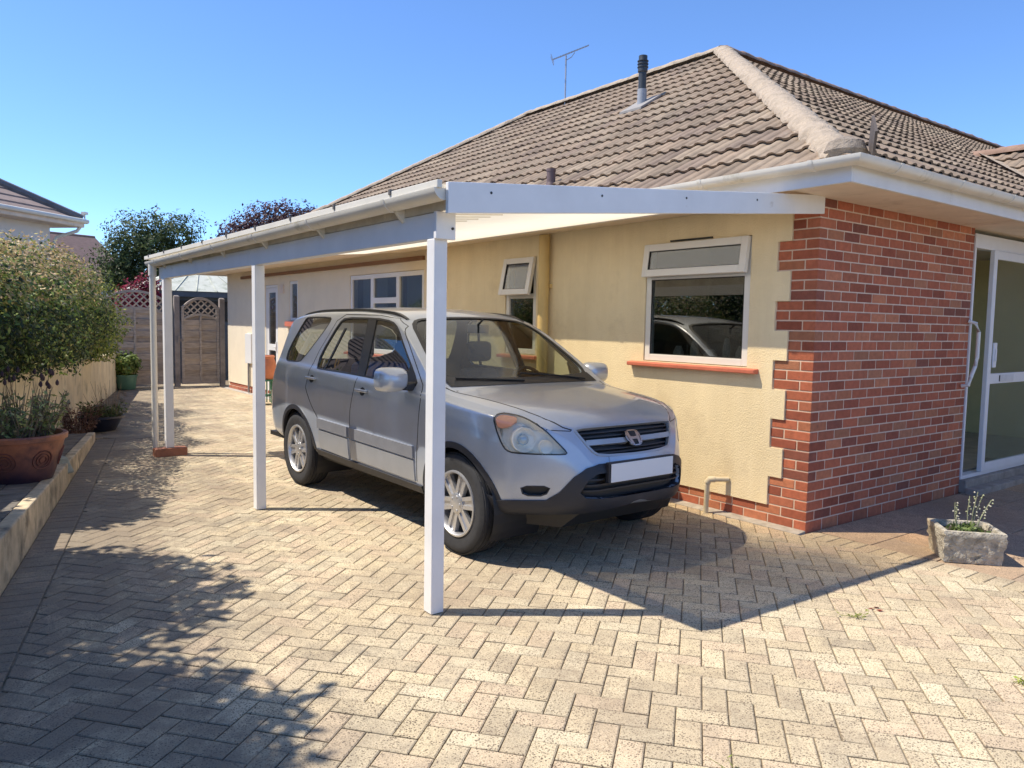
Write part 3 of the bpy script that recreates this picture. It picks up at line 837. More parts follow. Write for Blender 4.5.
# ------------------------------------------------------------------ carport
CX = -3.12
CP = thing('carport', 'white painted lean-to carport on square posts covering the silver car', 'carport', (CX, 3.0, 0))
M_POST = mat('white_painted_post', (.80, .79, .78), .5, var=.05, vscale=5, bump=.15, bscale=25, dirt=((.40,.38,.34), 6, .66, .84))
M_BEAMP = mat('faded_blue_white_paint', (.80, .80, .80), .5, var=.05, vscale=4, bump=.12, bscale=25, dirt=((.40,.35,.28), 5, .64, .84))
M_UNDER = mat('cream_translucent_roof_panel', (.85, .80, .69), .75, var=.05, vscale=3, dirt=((.66,.60,.46), 3, .6, .8))
_n = M_UNDER.node_tree; _b = _n.nodes['Principled BSDF']; _t = N(_n, 'ShaderNodeBsdfTranslucent'); _t.inputs[0].default_value = (.97, .93, .82, 1)
_m = N(_n, 'ShaderNodeMixShader'); _m.inputs[0].default_value = .5; _n.links.new(_b.outputs[0], _m.inputs[1]); _n.links.new(_t.outputs[0], _m.inputs[2])
# ribbed plastic: clear enough near the house to let the sun down on the wall, silted up towards the gutter
_s = N(_n, 'ShaderNodeSeparateXYZ'); _n.links.new(coords(_n), _s.inputs[0])
_q = N(_n, 'ShaderNodeMath', operation='MULTIPLY_ADD'); _n.links.new(noise_fac(_n, 1.3, 5, .6), _q.inputs[0]); _q.inputs[1].default_value = .9; _n.links.new(_s.outputs[0], _q.inputs[2])
_r = N(_n, 'ShaderNodeMapRange', interpolation_type='SMOOTHSTEP'); _n.links.new(_q.outputs[0], _r.inputs[0])
_r.inputs[1].default_value = 1.35; _r.inputs[2].default_value = 2.45; _r.inputs[3].default_value = .34; _r.inputs[4].default_value = 1.0
_l = N(_n, 'ShaderNodeLayerWeight'); _l.inputs[0].default_value = .5
_i = N(_n, 'ShaderNodeMath', operation='SUBTRACT'); _i.inputs[0].default_value = 1; _n.links.new(_l.outputs['Facing'], _i.inputs[1])
_p = N(_n, 'ShaderNodeMath', operation='MULTIPLY'); _n.links.new(_i.outputs[0], _p.inputs[0]); _n.links.new(_r.outputs[0], _p.inputs[1])
_t2 = N(_n, 'ShaderNodeBsdfTransparent'); _t2.inputs[0].default_value = (1, .95, .86, 1)
_m2 = N(_n, 'ShaderNodeMixShader'); _n.links.new(_p.outputs[0], _m2.inputs[0]); _n.links.new(_m.outputs[0], _m2.inputs[1]); _n.links.new(_t2.outputs[0], _m2.inputs[2])
_n.links.new(_m2.outputs[0], [q for q in _n.nodes if q.type == 'OUTPUT_MATERIAL'][0].inputs[0])
for k, (y, w_) in enumerate(((.20, .0385), (2.89, .039), (5.83, .042))):
    p = MB(); p.box(CX-w_, CX+w_, y-w_, y+w_, .004 if k < 2 else .09, 1.945)
    o = p.build('post', M_POST, CP, W=True, bevel=.005)
bk2 = MB(); bk2.col = (.36,.15,.09); bk2.box(CX-.16, CX+.17, 5.75, 5.9, -.005, .088); bk2.build('brick_pad', M_BRICK, CP, W=True, bevel=.006)
b2 = MB(); b2.box(CX-.03, CX+.03, .155, 3.0, 1.945, 2.075); b2.box(CX-.03, CX+.03, 3.003, 6.05, 1.945, 2.075)
b2.build('beam', M_BEAMP, CP, W=True, bevel=.004)
def cz(x): return 2.165+(x+3.2)*.0925       # underside of the canopy
# end block where beam meets board
eb = MB(); eb.box(CX-.05, CX+.065, .128, .154, 1.94, 2.075); eb.build('corner_block', M_POST, CP, W=True, bevel=.003)
for x, y_, z_ in [(CX+.045, .124, 1.995)]+[(q, -.028, cz(q)-.02) for q in (-2.95, -2.2, -1.5, -.8)]:
    sc = MB(); sc.tube([(x, y_-.003, z_), (x, y_+.006, z_)], .007, 8); sc.build('screw', M_LEAD, CP, W=True)
fb = MB()
A = (CX-.10, .005); 
for x0, x1 in ((-3.2, .004),):
    fb.hexa([(x0, .003, cz(x0)-.12), (x1, .003, cz(x1)-.105), (x1, .028, cz(x1)-.105), (x0, .028, cz(x0)-.12),
             (x0, .003, cz(x0)+.028), (x1, .003, cz(x1)+.028), (x1, .028, cz(x1)+.028), (x0, .028, cz(x0)+.028)])
# only as deep as in front of the wall: end stops against the brick face
fbv = fb.build('front_board', M_BEAMP, CP, W=True, bevel=.003)
fbv.data.transform(Matrix.Translation((0, -.032, 0)))
# boarded roof: boards run across, joints show as lines below
rf = MB()
rf.hexa([(-3.22, .0, cz(-3.22)), (-.02, .0, cz(-.02)), (-.02, 6.25, cz(-.02)), (-3.22, 6.25, cz(-3.22)),
         (-3.22, .0, cz(-3.22)+.018), (-.02, .0, cz(-.02)+.018), (-.02, 6.25, cz(-.02)+.018), (-3.22, 6.25, cz(-3.22)+.018)])
rf.build('roof_panel', M_UNDER, CP, W=True)
rb_ = MB(); y = .12
M_RIB = mat('cream_panel_rib', (.66, .60, .48), .7, var=.08)
while y < 6.2:
    rb_.hexa([(-3.2, y, cz(-3.2)-.006), (-2.0, y, cz(-2.0)-.006), (-2.0, y+.006, cz(-2.0)-.006), (-3.2, y+.006, cz(-3.2)-.006),
              (-3.2, y, cz(-3.2)-.0005), (-2.0, y, cz(-2.0)-.0005), (-2.0, y+.006, cz(-2.0)-.0005), (-3.2, y+.006, cz(-3.2)-.0005)]); y += .15
rb_.build('panel_ribs', M_RIB, CP, W=True)
top = MB(); top.hexa([(-3.235, .0, cz(-3.235)+.019), (-.02, .0, cz(-.02)+.019), (-.02, 6.27, cz(-.02)+.019), (-3.235, 6.27, cz(-3.235)+.019),
                      (-3.235, .0, cz(-3.235)+.03), (-.02, .0, cz(-.02)+.026), (-.02, 6.27, cz(-.02)+.026), (-3.235, 6.27, cz(-3.235)+.03)])
None and top.build('roof_sheet', mat('grey_roofing_sheet', (.50, .47, .42), .8, var=.15, vscale=3), CP, W=True)
rf2 = MB()
for y in (1.5, 3.0, 4.5, 6.2):
    rf2.hexa([(-3.09, y-.02, cz(-3.09)-.1), (-.02, y-.02, cz(-.02)-.075), (-.02, y+.02, cz(-.02)-.075), (-3.09, y+.02, cz(-3.09)-.1),
              (-3.09, y-.02, cz(-3.09)), (-.02, y-.02, cz(-.02)), (-.02, y+.02, cz(-.02)), (-3.09, y+.02, cz(-3.09))])
rf2.build('rafter', M_UNDER, CP, W=True) if False else None
ff = MB(); ff.box(CX-.028, CX-.006, .0, 6.2, 2.078, 2.168); ff.build('eaves_board', mat('cream_eaves_board', (.66, .60, .50), .7, var=.15, vscale=4, dirt=((.40,.34,.26), 5, .5, .8)), CP, W=True)
et = MB(); et.box(-3.25, -3.222, -.01, 6.28, cz(-3.22)-.0, cz(-3.22)+.038)
et.build('eaves_trim', M_GUTTER, CP, W=True, bevel=.003)
M_CLIP = mat('dark_clip', (.12, .11, .10), .6)
for k in range(9):
    ec = MB(); ec.box(-3.257, -3.236, .45+k*.7, .47+k*.7, cz(-3.22)+.02, cz(-3.22)+.048); ec.build('clip', M_CLIP, CP, W=True)
gt = gutter(CP, [(-3.205, .0, 2.165), (-3.205, 6.22, 2.135)], .056, W=True, clips=1.05)
for k in range(6):
    y = .5+k*1.05
    gb = MB(); gb.hexa([(-3.155, y-.012, 2.05), (-3.145, y-.012, 2.05), (-3.145, y+.012, 2.05), (-3.155, y+.012, 2.05), (-3.2, y-.012, 2.105), (-3.145, y-.012, 2.14), (-3.145, y+.012, 2.14), (-3.2, y+.012, 2.105)])
    gb.build('gutter_bracket', M_GUTTER, CP, W=True)
dp = MB(); dp.tube([(-3.215, 6.06, 2.12), (-3.215, 6.06, .02)], .034, 16)
dp.tube([(-3.215, 6.06, 2.1), (-3.215, 6.06, 1.98)], .042, 16)
dp.build('downpipe', M_GUTTER, CP, W=True, smooth=True, angle=40)
# ------------------------------------------------------------------ the parked car  (local: front at y=0, rear at y=4.5, x across, z up)
def paint_mat():
    m, nt, b = _nt('silver_blue_metallic_paint')
    f = noise_fac(nt, 900, 1, .5)
    c = ramp(nt, f, [(.3, (.41, .455, .53)), (.7, (.51, .555, .63))])
    dirt = ramp(nt, noise_fac(nt, 3.5, 6, .7), [(.5, (0,0,0)), (.8, (.35,.35,.35))])
    c = mixc(nt, dirt, c, (.34, .32, .29))
    nt.links.new(c, b.inputs['Base Color'])
    b.inputs['Metallic'].default_value = .45; b.inputs['Roughness'].default_value = .33
    b.inputs['Coat Weight'].default_value = .8; b.inputs['Coat Roughness'].default_value = .06
    return m
M_PAINT = paint_mat()
M_CLAD = mat('dark_grey_bumper_plastic', (.022, .024, .032), .5, var=.1, vscale=9, bump=.1, bscale=200)
M_BLACK = mat('black_trim', (.018, .018, .02), .45, var=0)
M_CABIN = mat('dark_cabin_fabric', (.05, .05, .052), .9, var=.15, vscale=8)
M_CGLASS = glass_mat('tinted_car_glass', (.30, .34, .33), 1.6, boost=1.5)
M_CGLASSM = glass_mat('side_car_glass', (.58, .64, .61), 1.6, boost=1.5)
M_CGLASSF = glass_mat('clear_windscreen', (.74, .80, .77), 1.6, boost=1.35)
M_TYRE = mat('tyre_rubber', (.028, .028, .03), .85, var=.2, vscale=30, bump=.2, bscale=90)
M_ALLOY = mat('silver_alloy', (.55, .55, .56), .38, metal=.75, var=.08, vscale=20)
M_CHROME = mat('chrome', (.75, .75, .76), .15, metal=1., var=0)
M_TRIMG = mat('grey_side_trim', (.27, .28, .31), .45, metal=.4, var=.08, vscale=6)
M_TRIML = mat('pale_lower_panel', (.42, .44, .47), .4, metal=.5, var=.06, vscale=6)

def pchip(pts):
    xs = [p[0] for p in pts]; ys = [p[1] for p in pts]; n = len(xs)
    h = [xs[i+1]-xs[i] for i in range(n-1)]; d = [(ys[i+1]-ys[i])/h[i] for i in range(n-1)]
    m = [0]*n; m[0] = d[0]; m[-1] = d[-1]
    for i in range(1, n-1):
        if d[i-1]*d[i] <= 0: m[i] = 0
        else:
            w1 = 2*h[i]+h[i-1]; w2 = h[i]+2*h[i-1]; m[i] = (w1+w2)/(w1/d[i-1]+w2/d[i])
    def f(x):
        if x <= xs[0]: return ys[0]
        if x >= xs[-1]: return ys[-1]
        i = 0
        while xs[i+1] < x: i += 1
        t = (x-xs[i])/h[i]
        return (2*t**3-3*t*t+1)*ys[i]+(t**3-2*t*t+t)*h[i]*m[i]+(-2*t**3+3*t*t)*ys[i+1]+(t**3-t*t)*h[i]*m[i+1]
    return f
fW = pchip([(.06,.34),(.065,.37),(.08,.41),(.12,.47),(.18,.54),(.26,.625),(.36,.72),(.48,.81),(.6,.857),(.8,.878),(1.0,.884),(1.6,.885),(3.3,.885),(3.8,.875),(4.15,.845),(4.32,.80),(4.42,.73),(4.47,.64)])
fT = pchip([(.06,.67),(.07,.70),(.085,.73),(.105,.765),(.135,.805),(.16,.865),(.19,.91),(.24,.948),(.38,.995),(.6,1.03),(.9,1.065),(1.12,1.09),(1.2,1.115),(1.5,1.30),(1.8,1.485),(1.95,1.56),(2.08,1.605),(2.3,1.635),(2.8,1.655),(3.4,1.65),(3.9,1.615),(4.08,1.575),(4.16,1.51),(4.24,1.32),(4.31,1.12),(4.38,.92),(4.43,.80),(4.47,.66)])
fS = pchip([(.06,.62),(.08,.65),(.11,.70),(.14,.755),(.17,.80),(.24,.86),(.36,.915),(.6,.955),(.9,.985),(1.2,1.015),(1.5,1.035),(2.5,1.07),(3.6,1.11),(4.1,1.12),(4.3,1.02),(4.4,.82),(4.47,.6)])
fB = pchip([(.06,.40),(.09,.375),(.15,.355),(.3,.340),(.5,.330),(.7,.32),(1.3,.31),(3.0,.33),(3.8,.36),(4.3,.40),(4.47,.45)])
fIn = pchip([(0,.05),(.3,.045),(.8,.028),(1.4,.03),(3.5,.035),(4.47,.05)])   # shoulder tuck-in
def section(y):
    W, T, S, B = fW(y), fT(y), fS(y), fB(y)
    S = min(S, T-.035)
    ws = W-fIn(y)
    crown = .05 if y < 1.1 else (.05+.01*min(1, (y-1.1)))
    ze = max(S+.012, T-crown)
    we = ws-.022-(ze-S)*.335 - (.05 if y < .9 else .05*max(0, 1-(y-.9)/.5))*(1 if ze-S < .1 else 0)
    cl = min(1, max(0, (y-1.05)/.3))
    bulge = 0
    for ax in (.87, 3.49):
        bulge += .018*math.exp(-((y-ax)/.36)**4)
    h = S-B
    P = [(0, B+.01), (W-.2, B), (W-.055, B+.012), (W-.02, B+.05), (W-.004+bulge, B+h*.30), (W+bulge, B+h*.52), (W-.003+bulge*.6, B+h*.74), (ws+.010, S-.035), (ws-.004, S)]
    # cabin side up to the roof edge
    for t in (.07, .5, .93): P.append((ws-.012+(we-ws+.012)*t, S+(ze-S)*t))
    P.append((we, ze))
    rr = min(.07, we*.2)
    def topz(x): return ze+(T-ze)*(1-(x/we)**2.4)
    for x in (we-rr*.6, we-rr*1.8, we*.66, we*.42, we*.2, 0): P.append((x, topz(x)))
    # Chaikin rounding, open ends
    for it in range(2):
        Q = [P[0]]
        for a, b in zip(P, P[1:]):
            Q.append((a[0]*.75+b[0]*.25, a[1]*.75+b[1]*.25)); Q.append((a[0]*.25+b[0]*.75, a[1]*.25+b[1]*.75))
        Q.append(P[-1]); P = Q
    return P
def stations():
    ys = [.06, .063, .068, .075, .083, .092, .1, .11, .12, .13, .14, .15, .16, .17, .18, .19, .205, .22, .24, .265, .29, .32, .36, .40, .44, .48, .52, .57, .63]
    y = .70
    while y < 3.95: ys.append(y); y += .06
    ys += [3.98, 4.03, 4.07, 4.1, 4.13, 4.16, 4.19, 4.22, 4.25, 4.28, 4.31, 4.34, 4.37, 4.40, 4.43, 4.45, 4.47]
    return ys
def body_mesh():
    mb = MB(); rows = []
    for y in stations():
        s_ = section(y)
        rows.append([(-x, y, z) for x, z in s_][:-1]+[(x, y, z) for x, z in s_[::-1]][:-1])
    idx = mb.grid(rows, closed=True)
    mb.face(idx[0][::-1]); mb.face(idx[-1])
    return mb
_b = body_mesh()
BVH = BVHTree.FromPolygons(_b.v, _b.f)

CAR = thing('parked_car', 'silver blue compact estate car parked nose out under the white carport', 'car', (-1.585, .15, 0), R(1.0))
def hit(kind, p, sgn=-1):
    if kind == 'side': o, d = Vector((sgn*3, p[0], p[1])), Vector((-sgn, 0, 0))
    elif kind == 'top': o, d = Vector((p[0]*-sgn if False else p[0], p[1], 4)), Vector((0, 0, -1))
    elif kind == 'front': o, d = Vector((p[0], -2, p[1])), Vector((0, 1, 0))
    else:
        d = Vector((-math.sin(p[0]*1.0)*sgn, math.cos(p[0]), 0)); o = Vector((0, 1, p[1]))-d*3   # cyl about x=0,y=1 ; theta in radians, positive on the sgn side
    loc, no, i, dist = BVH.ray_cast(o, d)
    if loc is None: return None, None
    if no.dot(d) > 0: no = -no
    return loc, no
def smooth_closed(poly, it=2, keep=()):
    for _ in range(it):
        Q = []
        n = len(poly)
        for i in range(n):
            a, b = poly[i], poly[(i+1) % n]
            Q.append((a[0]*.78+b[0]*.22, a[1]*.78+b[1]*.22)); Q.append((a[0]*.22+b[0]*.78, a[1]*.22+b[1]*.78))
        poly = Q
    return poly
def patch(kind, poly, name, mt, parent, off=.003, th=.012, step=.03, sgn=-1, smooth=1, metric=(1, 1), closed=False):
    """curved plate lying on the body: outline in surface coordinates, real thickness"""
    if smooth: poly = smooth_closed(poly, smooth)
    # resample the outline
    out = []
    n = len(poly)
    for i in range(n):
        a, b = poly[i], poly[(i+1) % n]
        L = math.hypot((b[0]-a[0])*metric[0], (b[1]-a[1])*metric[1]); k = max(1, int(L/step))
        out += [(a[0]+(b[0]-a[0])*t/k, a[1]+(b[1]-a[1])*t/k) for t in range(k)]
    x0, x1 = min(p[0] for p in out), max(p[0] for p in out); y0, y1 = min(p[1] for p in out), max(p[1] for p in out)
    pts = list(out); sx, sy = step/metric[0], step/metric[1]
    x = x0+sx/2
    while x < x1:
        y = y0+sy/2
        while y < y1:
            if pip(x, y, out) and min(math.hypot((x-q[0])*metric[0], (y-q[1])*metric[1]) for q in out) > step*.45: pts.append((x, y))
            y += sy
        x += sx
    nb = len(out)
    r = geometry.delaunay_2d_cdt([Vector(p) for p in pts], [(i, (i+1) % nb) for i in range(nb)], [], 1, 1e-6)
    V = [hit(kind, (v[0], v[1]), sgn) for v in r[0]]
    mb = MB()
    ok = [v[0] is not None for v in V]
    top_ = []; low = []
    for (l, no), v in zip(V, r[0]):
        if l is None: l, no = Vector((0, 0, 0)), Vector((0, 0, 1))
        top_.append(mb.vert(l+no*off)); low.append(mb.vert(l+no*(off-th)))
    ec = {}
    for f in r[2]:
        if not all(ok[i] for i in f): continue
        f = list(f); a, b, c = [Vector(mb.v[top_[i]]) for i in f[:3]]
        if (b-a).cross(c-a).dot(V[f[0]][1]) < 0: f = f[::-1]
        mb.face([top_[i] for i in f])
        if closed: mb.face([low[i] for i in f[::-1]])
        for i in range(len(f)):
            e = (f[i], f[(i+1) % len(f)]); ec[e] = 1
    for (a, b) in list(ec):
        if (b, a) not in ec: mb.face((top_[b], top_[a], low[a], low[b]))
    if closed: return mb.build(name, mt, parent, recalc=True)
    return mb.build(name, mt, parent, smooth=True, angle=50)
def ribbon(kind, line, w, name, mt, parent, off=.0015, sgn=-1, step=.03, closed=False, th=0.004, metric=(1, 1)):
    pts = []
    L_ = line+[line[0]] if closed else line
    for a, b in zip(L_, L_[1:]):
        L = math.hypot((b[0]-a[0])*metric[0], (b[1]-a[1])*metric[1]); k = max(1, int(L/step))
        pts += [(a[0]+(b[0]-a[0])*t/k, a[1]+(b[1]-a[1])*t/k) for t in range(k)]
    if not closed: pts.append(L_[-1])
    H_ = [hit(kind, p, sgn) for p in pts]; H_ = [h for h in H_ if h[0] is not None]
    mb = MB(); rows = []
    n = len(H_)
    for i, (l, no) in enumerate(H_):
        d = (H_[(i+1) % n][0] if (closed or i < n-1) else l)-(H_[i-1][0] if (closed or i > 0) else l)
        s_ = d.cross(no)
        if s_.length < 1e-9: continue
        s_.normalize()
        rows.append([l+s_*w/2+no*(off-th), l+s_*w/2+no*off, l-s_*w/2+no*off, l-s_*w/2+no*(off-th)])
    if closed: rows.append(rows[0])
    mb.grid(rows)
    return mb.build(name, mt, parent, smooth=True, angle=50, recalc=False)

# glazed openings (y, z) on the side
Q_WIN = [(3.92, 1.16), (3.93, 1.25), (3.76, 1.52), (3.70, 1.55), (3.20, 1.552), (3.16, 1.53), (3.22, 1.44), (3.50, 1.15), (3.60, 1.135), (3.86, 1.13)]
D_WIN = [(3.13, 1.105), (3.15, 1.22), (2.99, 1.50), (2.90, 1.548), (2.345, 1.545), (2.07, 1.522), (1.95, 1.47), (1.78, 1.335), (1.45, 1.095), (1.46, 1.065), (2.37, 1.092), (3.05, 1.10)]
# screens (x, z)
F_WIN = [(-.715, 1.135), (-.50, 1.115), (0, 1.105), (.50, 1.115), (.715, 1.135), (.655, 1.35), (.575, 1.535), (.3, 1.56), (0, 1.567), (-.3, 1.56), (-.575, 1.535), (-.655, 1.35)]
R_WIN = [(-.62, 1.12), (.62, 1.12), (.52, 1.50), (-.52, 1.50)]
def prism(kind, poly, a, b):
    mb = MB(); n = len(poly)
    if kind == 'side': A = [mb.vert((a, p[0], p[1])) for p in poly]; B = [mb.vert((b, p[0], p[1])) for p in poly]
    else: A = [mb.vert((p[0], a, p[1])) for p in poly]; B = [mb.vert((p[0], b, p[1])) for p in poly]
    mb.bridge(A, B); mb.face(A[::-1]); mb.face(B)
    return mb.build('cutter', M_BLACK, recalc=True)
HEAD = [(1.062, .935), (1.045, .96), (1.00, .966), (.885, .953), (.796, .926), (.706, .877), (.633, .812), (.560, .742), (.575, .732), (.734, .729), (.905, .730), (.955, .745), (.985, .78), (1.03, .86)]
AMBER = [(1.050, .935), (1.036, .955), (1.00, .959), (.91, .950), (.895, .932), (.92, .905), (.955, .885), (1.025, .875)]
GRILLE = [(-.425, .882), (-.2, .888), (.2, .888), (.425, .882), (.44, .862), (.36, .745), (.315, .716), (0, .708), (-.315, .716), (-.36, .745), (-.44, .862)]
LOWG = [(.41, .610), (.2, .618), (-.2, .618), (-.41, .610), (-.50, .470), (-.25, .452), (.25, .452), (.50, .470)]
SLOT = [(.858, .526), (.66, .534), (.695, .472), (.838, .468)]
CLADP = [(1.13, .53), (1.08, .452), (1.02, .428), (.69, .446), (.605, .50), (.52, .597), (.44, .648), (.36, .668), (0, .668)]
CLADB = [(1.14, .345), (1.0, .345), (.75, .352), (.5, .366), (.3, .382), (0, .412)]
def mirror(pts): return pts+[(-a, b) for a, b in reversed(pts) if abs(a) > 1e-6]
def solid(kind, poly, lo_, hi_, sgn=-1, step=.03, grow=1.0):
    o = patch(kind, poly, 'cutter', M_BLACK, None, off=hi_, th=hi_-lo_, step=step, sgn=sgn, smooth=1, closed=True)
    return o
def carve_body():
    o = body_mesh().build('body', [M_PAINT, M_CABIN], CAR, recalc=True)
    cut = []
    for s_ in (-1, 1):
        a, b = (s_*1.2, s_*.45)
        cut += [prism('side', smooth_closed(Q_WIN, 1), a, b), prism('side', smooth_closed(D_WIN, 1), a, b)]
        for ax in (.87, 3.49):
            c = MB(); n = 48; rr = .372
            A = [c.vert((s_*1.3, ax+rr*math.cos(2*PI*k/n), .335+rr*1.02*math.sin(2*PI*k/n))) for k in range(n)]
            B = [c.vert((s_*.40, ax+rr*math.cos(2*PI*k/n), .335+rr*1.02*math.sin(2*PI*k/n))) for k in range(n)]
            c.bridge(A, B); c.face(A[::-1]); c.face(B); cut.append(c.build('cutter', M_BLACK, recalc=True))
    cut.append(prism('front', smooth_closed(F_WIN, 2), .6, 2.35))
    cut.append(prism('front', smooth_closed(R_WIN, 2), 3.9, 4.6)); cut.append(prism('front', smooth_closed(GRILLE, 1), -.2, .30))
    so = o.modifiers.new('s', 'SOLIDIFY'); so.thickness = .022; so.offset = -1; so.material_offset = 1; so.material_offset_rim = 1
    def bake():
        bpy.context.view_layer.update()
        me = bpy.data.meshes.new_from_object(o.evaluated_get(bpy.context.evaluated_depsgraph_get())); return me
    me = bake(); o.modifiers.clear(); o.data = me
    for c in cut:
        c.parent = CAR
        n0 = len(o.data.polygons)
        for sv in ('EXACT', 'FAST'):
            bo = o.modifiers.new('b', 'BOOLEAN'); bo.object = c; bo.operation = 'DIFFERENCE'; bo.solver = sv
            me = bake(); o.modifiers.clear()
            if len(me.polygons) > n0*.8: o.data = me; break

    for kd_, pl_, s_ in (('cyl', LOWG, -1), ('cyl', SLOT, -1), ('cyl', SLOT, 1), ('cyl', HEAD, -1)):
        for st_, dp in ((.03, -.07), (.041, -.065), (.05, -.072), (.037, -.06), (.028, -.068), (.045, -.05), (.06, -.055), (.033, -.045)):
            c = solid(kd_, pl_, dp, .025, s_, step=st_); c.parent = CAR; n0 = len(o.data.polygons)
            bo = o.modifiers.new('b', 'BOOLEAN'); bo.object = c; bo.operation = 'DIFFERENCE'; bo.solver = 'EXACT'
            me = bake(); o.modifiers.clear(); cut.append(c)
            if len(me.polygons) > n0*.8: o.data = me; break
    me = o.data; me.name = 'body'
    bm = bmesh.new(); bm.from_mesh(me); kill = []
    for f in bm.faces:
        if f.material_index != 1: continue
        c = f.calc_center_median()
        if c.y > .8 or f.normal.y < .05 and False: continue
        th_ = abs(math.atan2(c.x, 1-c.y))
        if (pip(th_, c.z, HEAD) and c.x < 0) or pip(th_, c.z, SLOT) or pip(th_, c.z, LOWG) or pip(c.x, c.z, GRILLE):
            l_, n_, i_, d_ = BVH.find_nearest(c)
            if d_ > .012: kill.append(f)
    bmesh.ops.delete(bm, geom=kill, context='FACES'); bm.to_mesh(me); bm.free()
    me.polygons.foreach_set('use_smooth', [True]*len(me.polygons)); me.set_sharp_from_angle(angle=R(38))
    for c in cut:
        d = c.data; bpy.data.objects.remove(c); bpy.data.meshes.remove(d)
    return o
BODY = carve_body()

# floor, wheel housings, cabin
un = MB(); un.box(-.80, .80, 1.26, 3.10, .30, .36); un.box(-.46, .46, .35, 4.3, .26, .37); un.box(-.80, .80, 3.9, 4.36, .36, .40)
un.hexa([(-.45, .30, .24), (.45, .30, .24), (.6, .55, .24), (-.6, .55, .24), (-.38, .12, .40), (.38, .12, .40), (.66, .55, .40), (-.66, .55, .40)]); un.tube([(-.3, .4, .25), (-.3, 4.2, .27)], .03, 8)
un.build('underside', M_BLACK, CAR)
for s_ in (-1, 1):
    for ax in (.87, 3.49):
        wl = MB(); rows = []
        for x in (s_*.45, s_*.84):
            rows.append([(x, ax+.385*math.cos(a*PI/20), .335+.39*math.sin(a*PI/20)) for a in range(-3, 24)])
        wl.grid(rows); wl.poly(rows[0])
        wl.build('wheel_housing', M_BLACK, CAR)
cb = MB()
cb.box(-.76, .76, 1.0, 4.2, .36, .40)
cb.hexa([(-.74, 1.02, .75), (.74, 1.02, .75), (.74, 1.5, .75), (-.74, 1.5, .75), (-.72, 1.1, 1.055), (.72, 1.1, 1.055), (.70, 1.55, 1.05), (-.70, 1.55, 1.05)])
cb.box(-.74, .74, .98, 1.02, .4, .95)
cb.box(-.7, .7, 3.75, 4.15, .4, .95)
cb.box(-.13, .13, 1.5, 2.7, .4, .62)
cb.build('dashboard', M_CABIN, CAR, bevel=.03)
def seat(x, y, rear=False):
    s_ = MB(); w_ = .24
    s_.box(x-w_, x+w_, y-.05, y+.45, .50, .66)
    s_.hexa([(x-w_, y+.40, .58), (x+w_, y+.40, .58), (x+w_, y+.53, .58), (x-w_, y+.53, .58), (x-w_*.8, y+.56, 1.12), (x+w_*.8, y+.56, 1.12), (x+w_*.8, y+.66, 1.12), (x-w_*.8, y+.66, 1.12)])
    o = s_.build('seat', M_CABIN, CAR, bevel=.045, segs=3, smooth=True)
    h = MB(); h.box(x-.125, x+.125, y+.555, y+.66, 1.18, 1.36); hr = h.build('headrest', M_CABIN, o, bevel=.045, segs=3, smooth=True)
    
for x in (-.36, .36): seat(x, 1.75); seat(x, 2.62)
sw = MB()
Ms = Matrix.Translation((.36, 1.62, 1.0)) @ Matrix.Rotation(R(65), 4, 'X')
ring = []
for k in range(24):
    a = 2*PI*k/24
    c = Vector((.18*math.cos(a), .18*math.sin(a), 0)); t = Vector((-math.sin(a), math.cos(a), 0)); n_ = c.normalized()
    ring.append([Ms @ (c+n_*.015*math.cos(b*PI/3)+Vector((0, 0, .015*math.sin(b*PI/3)))) for b in range(6)])
sw.grid(ring+[ring[0]], closed=True); sw.box(-.17, .17, -.02, .02, -.01, .02, Ms); sw.box(-.06, .06, -.06, .06, -.02, .03, Ms)
sw.build('steering_wheel', M_BLACK, CAR, smooth=True)
mr = MB(); mr.box(-.11, .11, 1.86, 1.89, 1.44, 1.51); mr.tube([(0, 1.88, 1.5), (0, 1.80, 1.55)], .01, 6); mr.build('rear_view_mirror', M_BLACK, CAR, bevel=.01)

